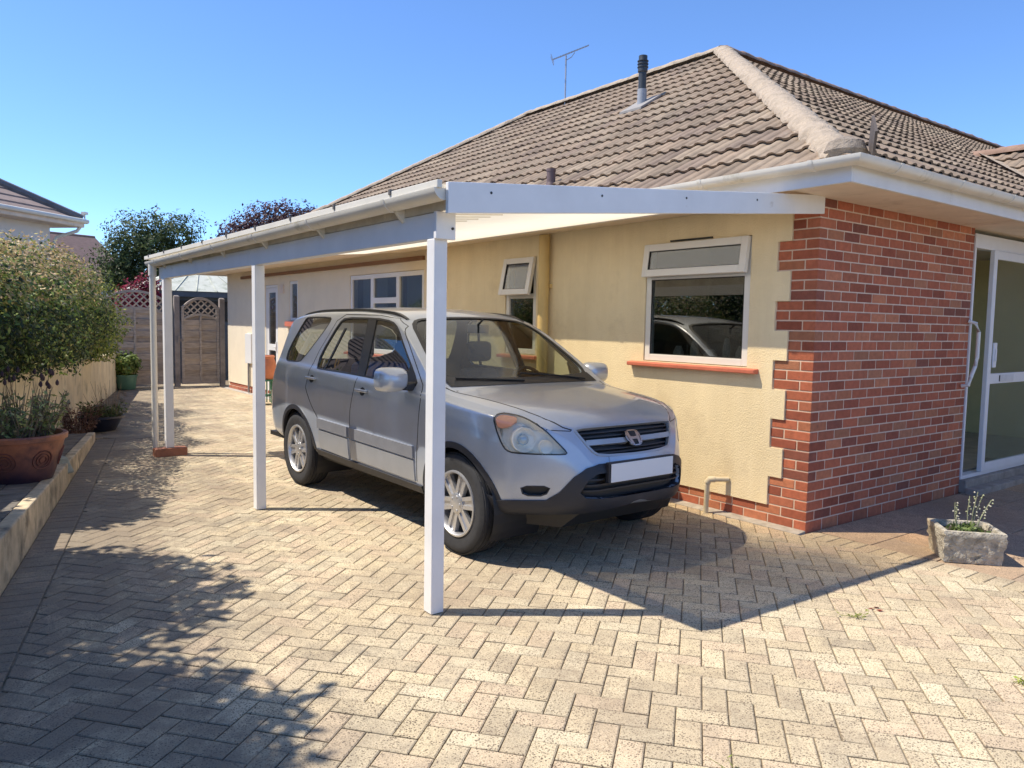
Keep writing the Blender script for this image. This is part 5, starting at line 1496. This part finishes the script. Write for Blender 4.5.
m = MB(); m.lathe([(0, .35), (.296, .345)], 24); m.build('soil', M_EARTH, PT)
m = MB(); LC = [(.28,.34,.13), (.40,.44,.16), (.20,.25,.10), (.34,.31,.18), (.46,.48,.18)]
stems(m, (-.02, 0, .35), .24, 150, .12, .38, .5, (.30, .24, .17), r=.0045, leaf=(9, .05, LC))
stems(m, (.0, .05, .35), .20, 26, .38, .56, .3, (.22, .17, .12), r=.003)
for k in range(16):
    p = Vector((rnd.uniform(-.1, .28), rnd.uniform(-.1, .2), rnd.uniform(.72, .90)))
    m.col = (.09, .05, .06); m.lathe([(0, -.02), (.012, -.01), (.013, .01), (0, .035)], 6, Matrix.Translation(p))
m.build('plant', M_LEAF, PT)
# bit of folded green tarp/stone behind the pot
ST = MB(); ST.hexa([(-4.44, 4.55, .10), (-4.18, 4.72, .10), (-4.22, 5.02, .10), (-4.46, 4.95, .10), (-4.46, 4.56, .27), (-4.24, 4.74, .25), (-4.27, 4.98, .24), (-4.48, 4.93, .27)])
tag(ST.build('stone_block', mat('grey_green_stone', (.33, .34, .28), .9, var=.3, vscale=8, bump=.6), bevel=.02), 'pale grey green stone beside the terracotta pot', 'stone')
# dark basin planter
BS = thing('planter', 'low dark glazed bowl of small plants at the foot of the cream wall', 'plant pot', (-3.42, 8.3, .0))
potm([(0, 0), (.17, 0), (.19, .01), (.27, .17), (.30, .175), (.30, .20), (.275, .2), (.26, .17)], mat('dark_blue_glaze', (.025, .028, .05), .3, var=.2, vscale=8), BS, 'bowl')
m = MB(); m.lathe([(0, .17), (.265, .165)], 24); m.build('soil', M_EARTH, BS)
m = MB(); stems(m, (0, 0, .16), .22, 90, .08, .25, .7, (.16, .15, .07), leaf=(8, .05, [(.12,.16,.05), (.09,.12,.04), (.18,.20,.07)]))
stems(m, (.1, 0, .16), .14, 30, .25, .5, .25, (.32, .24, .17)); m.build('plant', M_LEAF, BS)
DP = thing('dry_plant', 'dry brown plant against the end of the terrace kerb', 'plant', (-3.72, 8.0, 0))
m = MB(); stems(m, (0, 0, 0), .16, 90, .15, .42, .6, (.26, .15, .11), leaf=(5, .05, [(.22,.12,.09), (.16,.10,.08), (.28,.17,.13)])); m.build('stems', M_LEAF, DP)
# green pot by the fence
GP = thing('planter', 'round green pot with a leafy light green plant in front of the fence', 'plant pot', (-1.95, 14.55, .0))
potm([(0, 0), (.16, 0), (.175, .02), (.205, .27), (.22, .27), (.225, .31), (.205, .31), (.195, .27)], mat('green_glazed_pot', (.09, .20, .14), .45, var=.15), GP, 'pot')
m = MB(); m.lathe([(0, .27), (.197, .27)], 20); m.build('soil', M_EARTH, GP)
m = MB(); cloud(m, (0, 0, .52), (.30, .28, .26), 1500, .085, [(.22,.30,.06), (.14,.22,.05), (.30,.36,.10)], rough=.2, shell=.3); stems(m, (0, 0, .27), .12, 12, .2, .4, .5, (.2, .22, .1)); m.build('plant', M_LEAF, GP)
# stone trough at the brick corner
TR = thing('trough', 'rough square stone trough with seeding stems near the brick corner', 'trough', (.355, -.965, .002), R(-49))
M_STONE = mat('rough_cast_stone', (.47, .42, .33), .95, var=.25, vscale=14, bump=1., bscale=42, bdist=.018, dirt=((.20,.18,.14), 18, .50, .68))
m = MB()
def rr_(s_, z): return [(-s_*.16*1.1, -s_*.165, z), (s_*.16*1.1, -s_*.165, z), (s_*.16*1.1, s_*.165, z), (-s_*.16*1.1, s_*.165, z)]
W0, W1_ = .86, 1.02
lv = [(.97, 0), (.98, .02), (.99, .045), (1.005, .07), (1.015, .095), (1.03, .12), (1.045, .145), (1.06, .170), (1.08, .185), (1.08, .20), (1.06, .212), (.90, .212), (.88, .20), (.86, .16)]
rows = []
for s_, z in lv:
    c = rr_(s_, z); row = []
    for i in range(4):
        a, b_ = Vector(c[i]), Vector(c[(i+1) % 4])
        for t in range(14):
            p = a.lerp(b_, t/14); 
            if .01 < z < .2: p += Vector((rnd.gauss(0, .005), rnd.gauss(0, .005), 0))
            row.append(p)
    rows.append(row)
g_ = m.grid(rows, closed=True); m.face(g_[0][::-1])
m.build('trough_body', M_STONE, TR, smooth=True, angle=50, recalc=True)
m = MB(); m.box(-.155, .155, -.145, .145, .10, .172); m.build('soil', M_EARTH, TR)
m = MB(); cloud(m, (.01, .0, .185), (.11, .10, .035), 260, .04, [(.14,.20,.06), (.20,.26,.08)], shell=.2)
m2 = MB()
for bx, by, tx, ty, h in ((-.05, 0, -.075, 0, .20), (-.04, .02, -.05, .03, .16), (.03, 0, .10, .02, .26), (.035, .01, .06, 0, .28), (.05, -.02, .12, -.02, .20), (.02, .02, .03, .05, .24), (.05, .0, .15, .01, .23)):
    p0 = Vector((bx, by, .17)); p1 = Vector((tx, ty, .17+h)); m2.col = (.38, .40, .24); m2.tube([p0, p0.lerp(p1, .5)+Vector((-.008, 0, 0)), p1], .003, 5)
    for k in range(7):
        q = p0.lerp(p1, .45+.09*k)+Vector((rnd.gauss(0, .012), rnd.gauss(0, .012), 0)); m2.col = rnd.choice([(.60,.58,.44), (.48,.50,.30), (.66,.62,.50)])
        m2.lathe([(0, -.007), (.007, 0), (0, .008)], 5, Matrix.Translation(q))
m.build('leaves', M_LEAF, TR); m2.build('seed_stems', M_LEAF, TR)
# little weeds and a red leaf on the drive
for (x, y, k, lab) in ((-3.64, -1.42, 0, 'small yellow green weed in a paving joint, leftmost at the bottom edge'), (-3.05, -1.67, 1, 'small weed in a paving joint at the bottom edge, right of its neighbour'), (-1.30, -1.12, 2, 'tiny weed in the sunlit paving near the shadow tip'), (-1.45, -1.95, 3, 'tiny weed in the paving at lower right')):
    m = MB(); stems(m, (0, 0, 0), .012, 7, .02, .045, .9, (.30,.34,.06), r=.0015, leaf=(3, .02, [(.32,.36,.06), (.22,.30,.05)]))
    o = m.build('weed', M_LEAF, loc=(x, y, 0)); tag(o, lab, 'weed', 'weeds in the paving joints')
m = MB()
for k in range(3):
    m.col = (.36, .05, .03); leaf_quad(m, Vector((k*.012, k*.008, .004+.003*k)), Vector((.1*k, .2, 1)), .045, .6)
tag(m.build('fallen_leaf', M_LEAF, loc=(-1.12, -1.13, 0)), 'red fallen leaf lying on the sunlit paving', 'leaf')
# ------------------------------------------------------------------ fence, gate, shed, neighbours
M_FENCE = mat('weathered_grey_fence_wood', (.42, .35, .285), .9, var=.25, vscale=5, bump=.6, bscale=40, bdist=.004, stretch=(1, 1, 6), attr=True)
M_FPOST = mat('dark_fence_post', (.30, .255, .22), .9, var=.25, vscale=6, bump=.5)
def arched_panel(parent, x0, x1, y, z0, zs, zt, lath_d=.07, mt=None):
    """woven panel: frame with an arched top, lattice in the head, horizontal boards below"""
    w_ = x1-x0; xm = (x0+x1)/2
    def arc(x, zb, ztop): t = (x-xm)/(w_/2); return zb+(ztop-zb)*math.sqrt(max(0, 1-t*t*.86))
    def f(x): return zs+(zt-zs)*(1-((x-xm)/(w_/2))**2)
    def g(x): return f(x)-.36+.10*(((x-xm)/(w_/2))**2)
    fr = MB(); fr.col = (1, 1, 1)
    fr.box(x0, x0+.06, y-.03, y+.03, z0, f(x0+.03)); fr.box(x1-.06, x1, y-.03, y+.03, z0, f(x1-.03))
    n = 18
    for k in range(n):
        a, b_ = x0+w_*k/n, x0+w_*(k+1)/n
        for fn, h in ((f, .055), (g, .05)):
            fr.hexa([(a, y-.032, fn(a)-h), (b_, y-.032, fn(b_)-h), (b_, y+.032, fn(b_)-h), (a, y+.032, fn(a)-h), (a, y-.032, fn(a)), (b_, y-.032, fn(b_)), (b_, y+.032, fn(b_)), (a, y+.032, fn(a))])
    fr.box(x0+.06, x1-.06, y-.031, y+.031, z0, z0+.06)
    fr.box(xm-.02, xm+.02, y-.04, y-.015, z0+.06, g(xm)-.05)
    fr.build('frame', M_FENCE, parent, W=True)
    bd = MB(); z = z0+.05; k = 0
    while z < g(xm)-.06:
        zt_ = min(z+.125, g(xm)-.05); c = rnd.uniform(.75, 1.2); bd.col = (c, c*.98, c*.96)
        # bowed boards woven about the middle batten
        xs = [x0+.04+(w_-.08)*i/8 for i in range(9)]
        for a, b_ in zip(xs, xs[1:]):
            ya = y+(.03 if k % 2 else -.012)*math.sin(PI*(a-x0)/w_); yb_ = y+(.03 if k % 2 else -.012)*math.sin(PI*(b_-x0)/w_)
            za, zb_ = min(zt_, g(a)-.03), min(zt_, g(b_)-.03)
            if za > z and zb_ > z: bd.hexa([(a, ya-.008, z), (b_, yb_-.008, z), (b_, yb_+.008, z), (a, ya+.008, z), (a, ya-.014, za), (b_, yb_-.014, zb_), (b_, yb_+.002, zb_), (a, ya+.002, za)])
        z += .125; k += 1
    bd.build('boards', M_FENCE, parent, W=True)
    lt = MB(); s = .15
    for sg in (1, -1):
        q = x0-1.0
        while q < x1+1.0:
            seg = []
            for i in range(40):
                x = q+sg*i*.025; z_ = zt-.9+.025*i*1.0
                if x0+.05 < x < x1-.05 and g(x)-.02 < z_ < f(x)-.03: seg.append((x, z_))
            if len(seg) > 1:
                a, b_ = seg[0], seg[-1]; lt.col = (1.1, 1.08, 1.05); lt.bar((a[0], y+.012*sg, a[1]), (b_[0], y+.012*sg, b_[1]), .028, .012, up=(0, 1, 0))
            q += s
    lt.build('lattice', M_FENCE, parent, W=True)
FY = 14.95
F1 = thing('fence', 'grey woven fence panel with arched lattice top left of the gate', 'fence', (-1.9, FY, 0))
arched_panel(F1, -2.45, -.93, FY, .05, 1.80, 2.10)
G1 = thing('garden_gate', 'grey wooden gate with arched lattice top beside the house end', 'gate', (-.4, FY-.15, 0))
arched_panel(G1, -.78, .03, FY-.15, .05, 1.74, 1.98)
gm = MB(); gm.col = (.3, .3, .3); gm.box(-.83, -.74, FY-.2, FY-.185, 1.0, 1.06); gm.box(-.86, -.82, FY-.2, FY-.185, .95, 1.12); gm.build('latch', M_FPOST, G1, W=True)
for x, y, h, lab in ((-2.52, FY, 1.9, 'dark post at the left end of the fence panel'), (-.86, FY-.08, 1.98, 'broad post between fence panel and gate'), (.09, FY-.15, 1.95, 'dark gate post against the house end')):
    m = MB(); m.box(-.055, .055, -.055, .055, -.02, h); m.hexa([(-.06, -.06, h), (.06, -.06, h), (.06, .06, h), (-.06, .06, h), (-.03, -.03, h+.03), (.03, -.03, h+.03), (.03, .03, h+.03), (-.03, .03, h+.03)])
    o = m.build('fence_post', M_FPOST, loc=(x, y, 0), bevel=.004); tag(o, lab, 'fence post', 'fence and gate posts')
# dark side fence between the retaining wall and the panel
m = MB(); m.box(-2.75, -2.58, FY-.3, FY-.22, 0, 1.7)
tag(m.build('fence_post', M_FPOST), 'dark timber upright at the end of the retaining wall', 'fence post', 'fence and gate posts')
# shed
SH = thing('garden_shed', 'shed with pale green grey felt roof and dark blue fascia behind the gate', 'shed', (.5, 18.2, 0))
M_SHW = mat('dark_blue_grey_boards', (.10, .125, .15), .8, var=.15, vscale=4, bump=.3); M_FELT = mat('pale_green_felt', (.54, .55, .47), .9, var=.1, vscale=3, dirt=((.30,.33,.25), 4, .5, .7), attr=True)
m = MB()
m.box(-1.65, 1.55, 17.2, 17.25, 0, 2.12); m.box(-1.65, -1.6, 17.25, 20.0, 0, 2.12); m.box(1.5, 1.55, 17.25, 20.0, 0, 2.12); m.box(-1.65, 1.55, 20.0, 20.05, 0, 2.12)
for k in range(17): m.box(-1.66, 1.56, 17.19, 17.198, .12*k+.004, .12*k+.112)
m.build('wall', M_SHW, SH, W=True)
m = MB(); m.box(-1.82, 1.72, 17.0, 17.04, 2.04, 2.19); m.box(-1.82, -1.78, 17.04, 20.2, 2.04, 2.19); m.build('fascia', M_SHW, SH, W=True)
m = MB(); E_ = [(-1.85, 16.97, 2.18), (1.75, 16.97, 2.18), (1.75, 20.2, 2.18), (-1.85, 20.2, 2.18)]; T1, T2 = (-.05, 18.5, 3.02), (-.05, 18.8, 3.02)
m.poly([E_[0], E_[1], T1]); m.poly([E_[1], E_[2], T2, T1]); m.poly([E_[2], E_[3], T2]); m.poly([E_[3], E_[0], T1, T2]); m.poly(E_[::-1])
m.build('roof', M_FELT, SH, W=True)
m = MB()
for k in range(-3, 4): m.bar((-.05+k*.5, 16.98, 2.195), (-.05+k*.5*.15, 18.3, 2.93), .02, .012)
m.bar((-1.8, 17.0, 2.2), (-.05, 18.5, 3.04), .06, .02); m.bar((1.7, 17.0, 2.2), (-.05, 18.5, 3.04), .06, .02)
m.build('roof_seam', M_FELT, SH, W=True)
m = MB(); m.box(-.9, .6, 17.16, 17.185, 1.45, 1.95); m.build('window', mat('dark_shed_window', (.02, .022, .025), .25, var=0), SH, W=True)

for _c in SH.children: _c.data.transform(Matrix.Translation((.68, 0, 0)))

# neighbour's house, top left
NH = thing('neighbour_house', 'white house with hipped brown tiled roof seen above the hedge at the left', 'house', (-2.15, 18.2, 0), R(42))
M_WH = mat('white_render', (.70, .68, .66), .9, var=.05, vscale=2, bump=.3)
M_NT = mat('brown_grey_tile', (.24, .18, .155), .93, var=.2, vscale=6, bump=.5, attr=True)
# local frame: -x along the front eaves (toward the viewer's left), +y away
ez = 3.68
m = MB(); m.box(-11, -.5, .5, 9.5, -.02, ez-.02); m.build('wall', M_WH, NH)
m = MB(); n_ = 14; sl = math.tan(R(30))
for k in range(n_):
    a, b_ = .34*k, .34*(k+1)
    c = rnd.uniform(.9, 1.1); m.col = (c, c, c)
    z0, z1 = ez+.12+a*sl, ez+.12+b_*sl
    m.poly([(-12+a, a, z0+.03), (-a, a, z0+.03), (-b_, b_, z1), (-12+b_, b_, z1)])
    m.poly([(-12+a, a, z0-.03), (-a, a, z0-.03), (-a, a, z0+.03), (-12+a, a, z0+.03)])
    m.poly([(-a, a, z0+.03), (-a, 10-a, z0+.03), (-b_, 10-b_, z1), (-b_, b_, z1)])
    m.poly([(-a, a, z0-.03), (-a, 10-a, z0-.03), (-a, 10-a, z0+.03), (-a, a, z0+.03)])
o = m.build('roof', M_NT, NH)
m = MB(); m.tube([(-.02, .02, ez+.17), (-4.76, 4.76, ez+.17+4.76*sl)], .11, 8); m.build('hip_cap', mat('grey_hip_tile', (.13, .125, .13), .9, var=.2), NH)
m = MB(); m.box(-12, .0, -.02, .0, ez-.02, ez+.12); m.box(.0, .02, 0, 10, ez-.02, ez+.12); m.box(-12, -.001, .001, .5, ez-.03, ez-.021); m.box(-.5, -.001, .5, 10, ez-.03, ez-.021); m.build('fascia', M_SOFFIT, NH)
m = MB(); m.tube([(-12, -.06, ez+.12), (.06, -.06, ez+.12)], .055, 8); m.tube([(.06, -.06, ez+.12), (.06, 10, ez+.12)], .055, 8); m.build('gutter', M_GUTTER, NH)
m = MB(); m.tube([(-.02, .0, ez+.08), (-.1, .1, ez-.12), (-.40, .42, ez-.3), (-.46, .46, ez-.5), (-.46, .46, 0)], .04, 8); m.build('downpipe', M_GUTTER, NH)
m = MB(); m.tube([(.1, .05, ez+.2), (.1, .05, ez+.32)], .02, 6); m.box(.04, .16, .0, .1, ez+.30, ez+.36); m.build('finial', M_GUTTER, NH)
# further roof between the hedge and the tree
BR = thing('far_house', 'brown tiled roof of a house further off behind the hedge', 'house', (-2.5, 33, 0), R(20))
m = MB(); m.box(-7.5, 4.5, .4, 6, -.02, 3.3); m.build('wall', M_WH, BR)
m = MB(); m.col = (.62, .55, .58)
m.hexa([(-8, 0, 3.2), (5, 0, 3.2), (5, 6.6, 3.2), (-8, 6.6, 3.2), (-8, 3.2, 5.15), (5, 3.2, 5.15), (5, 3.4, 5.15), (-8, 3.4, 5.15)])
m.build('roof', M_NT, BR)
m = MB(); m.tube([(-8, 3.3, 5.17), (5, 3.3, 5.17)], .09, 8); m.build('ridge_cap', M_CAP2, BR)
# planting backdrop behind everything at the far left and behind the shed
shrub('tree', 'dark green trees filling the gap behind the shed and the neighbouring house', 'tree', (-5, 40, 0), [((-6, 40, 1.6), (6, 2, 1.8)), ((2, 42, 1.7), (7, 2, 1.9))], 9000, .3, [(.05,.08,.03), (.08,.11,.04)], rough=.2, shell=.5)

# terracotta pot on a green stand beyond the car
UR = thing('flower_pot', 'orange terracotta pot on a small green stand behind the silver car', 'plant pot', (-.42, 10.45, 0))
m = MB()
for dx in (-.14, .14):
    for dy in (-.12, .12): m.box(dx-.012, dx+.012, dy-.012, dy+.012, 0, .42)
m.box(-.17, .17, -.15, .15, .42, .45); m.box(-.15, .15, -.13, .13, .15, .17)
for k in range(6): m.box(-.16+k*.055, -.14+k*.055, -.146, -.14, .05, .42)
m.build('stand', mat('green_painted_stand', (.03, .17, .09), .5, var=.2), UR)
potm([(0, .45), (.12, .45), (.15, .5), (.18, .62), (.17, .74), (.14, .82), (.155, .86), (.135, .88), (.12, .83)], mat('orange_terracotta', (.56, .20, .10), .7, var=.15, vscale=6), UR, 'pot')

# ---- the garden side and road side that the windows mirror
for i, (x, y, z, rx, ry, rz_) in enumerate(((-11, 9, 1.9, 1.6, 2.6, 1.5), (-12, 3, 2.3, 1.8, 2.8, 1.8), (-12, -3, 1.8, 1.6, 2.6, 1.5), (-10, 15, 2.2, 1.8, 2.4, 1.7))):
    shrub('garden_shrub', ['broad evergreen shrub across the garden, out of view left of the hedge', 'tall evergreen shrub in the middle of the side garden, out of view', 'low evergreen shrub level with the camera, out of view to the left', 'evergreen shrub behind the neighbouring house corner, out of view'][i], 'shrub', (x, y, .6), [((x, y, z), (rx, ry, rz_))], 5000, .22, [(.10,.14,.04), (.07,.11,.035), (.14,.18,.06)], rough=.2, shell=.5)
for i in range(8):
    x = -9+i*5.2
    shrub('front_hedge', ['clipped hedge length at the road, leftmost behind the camera', 'clipped hedge length at the road, second from the left behind the camera', 'clipped hedge length at the road straight behind the camera', 'clipped hedge length at the road, second from the right behind the camera', 'clipped hedge length at the road in front of the porch', 'clipped hedge length at the road beyond the porch', 'clipped hedge length at the road, second from its far right end', 'clipped hedge length at the far right end of the road hedge'][i], 'hedge', (x, -13, 0), [((x, -13, .9), (2.9, .7, 1.0))], 5000, .18, [(.12,.17,.05), (.09,.13,.04), (.16,.20,.06)], rough=.08, shell=.7)

for i, (y, h) in enumerate(((-9.5, 1.7), (-4.5, 1.9), (.5, 1.7))):
    shrub('garden_shrub', ['laurel bush at the near end of the side boundary, out of view right', 'tallest laurel bush on the side boundary, out of view right', 'laurel bush beside the far end of the porch, out of view right'][i], 'shrub', (16, y, 0), [((16, y, h), (1.4, 3.0, h))], 5000, .22, [(.12,.17,.05), (.09,.13,.04), (.17,.21,.07)], rough=.15, shell=.6)
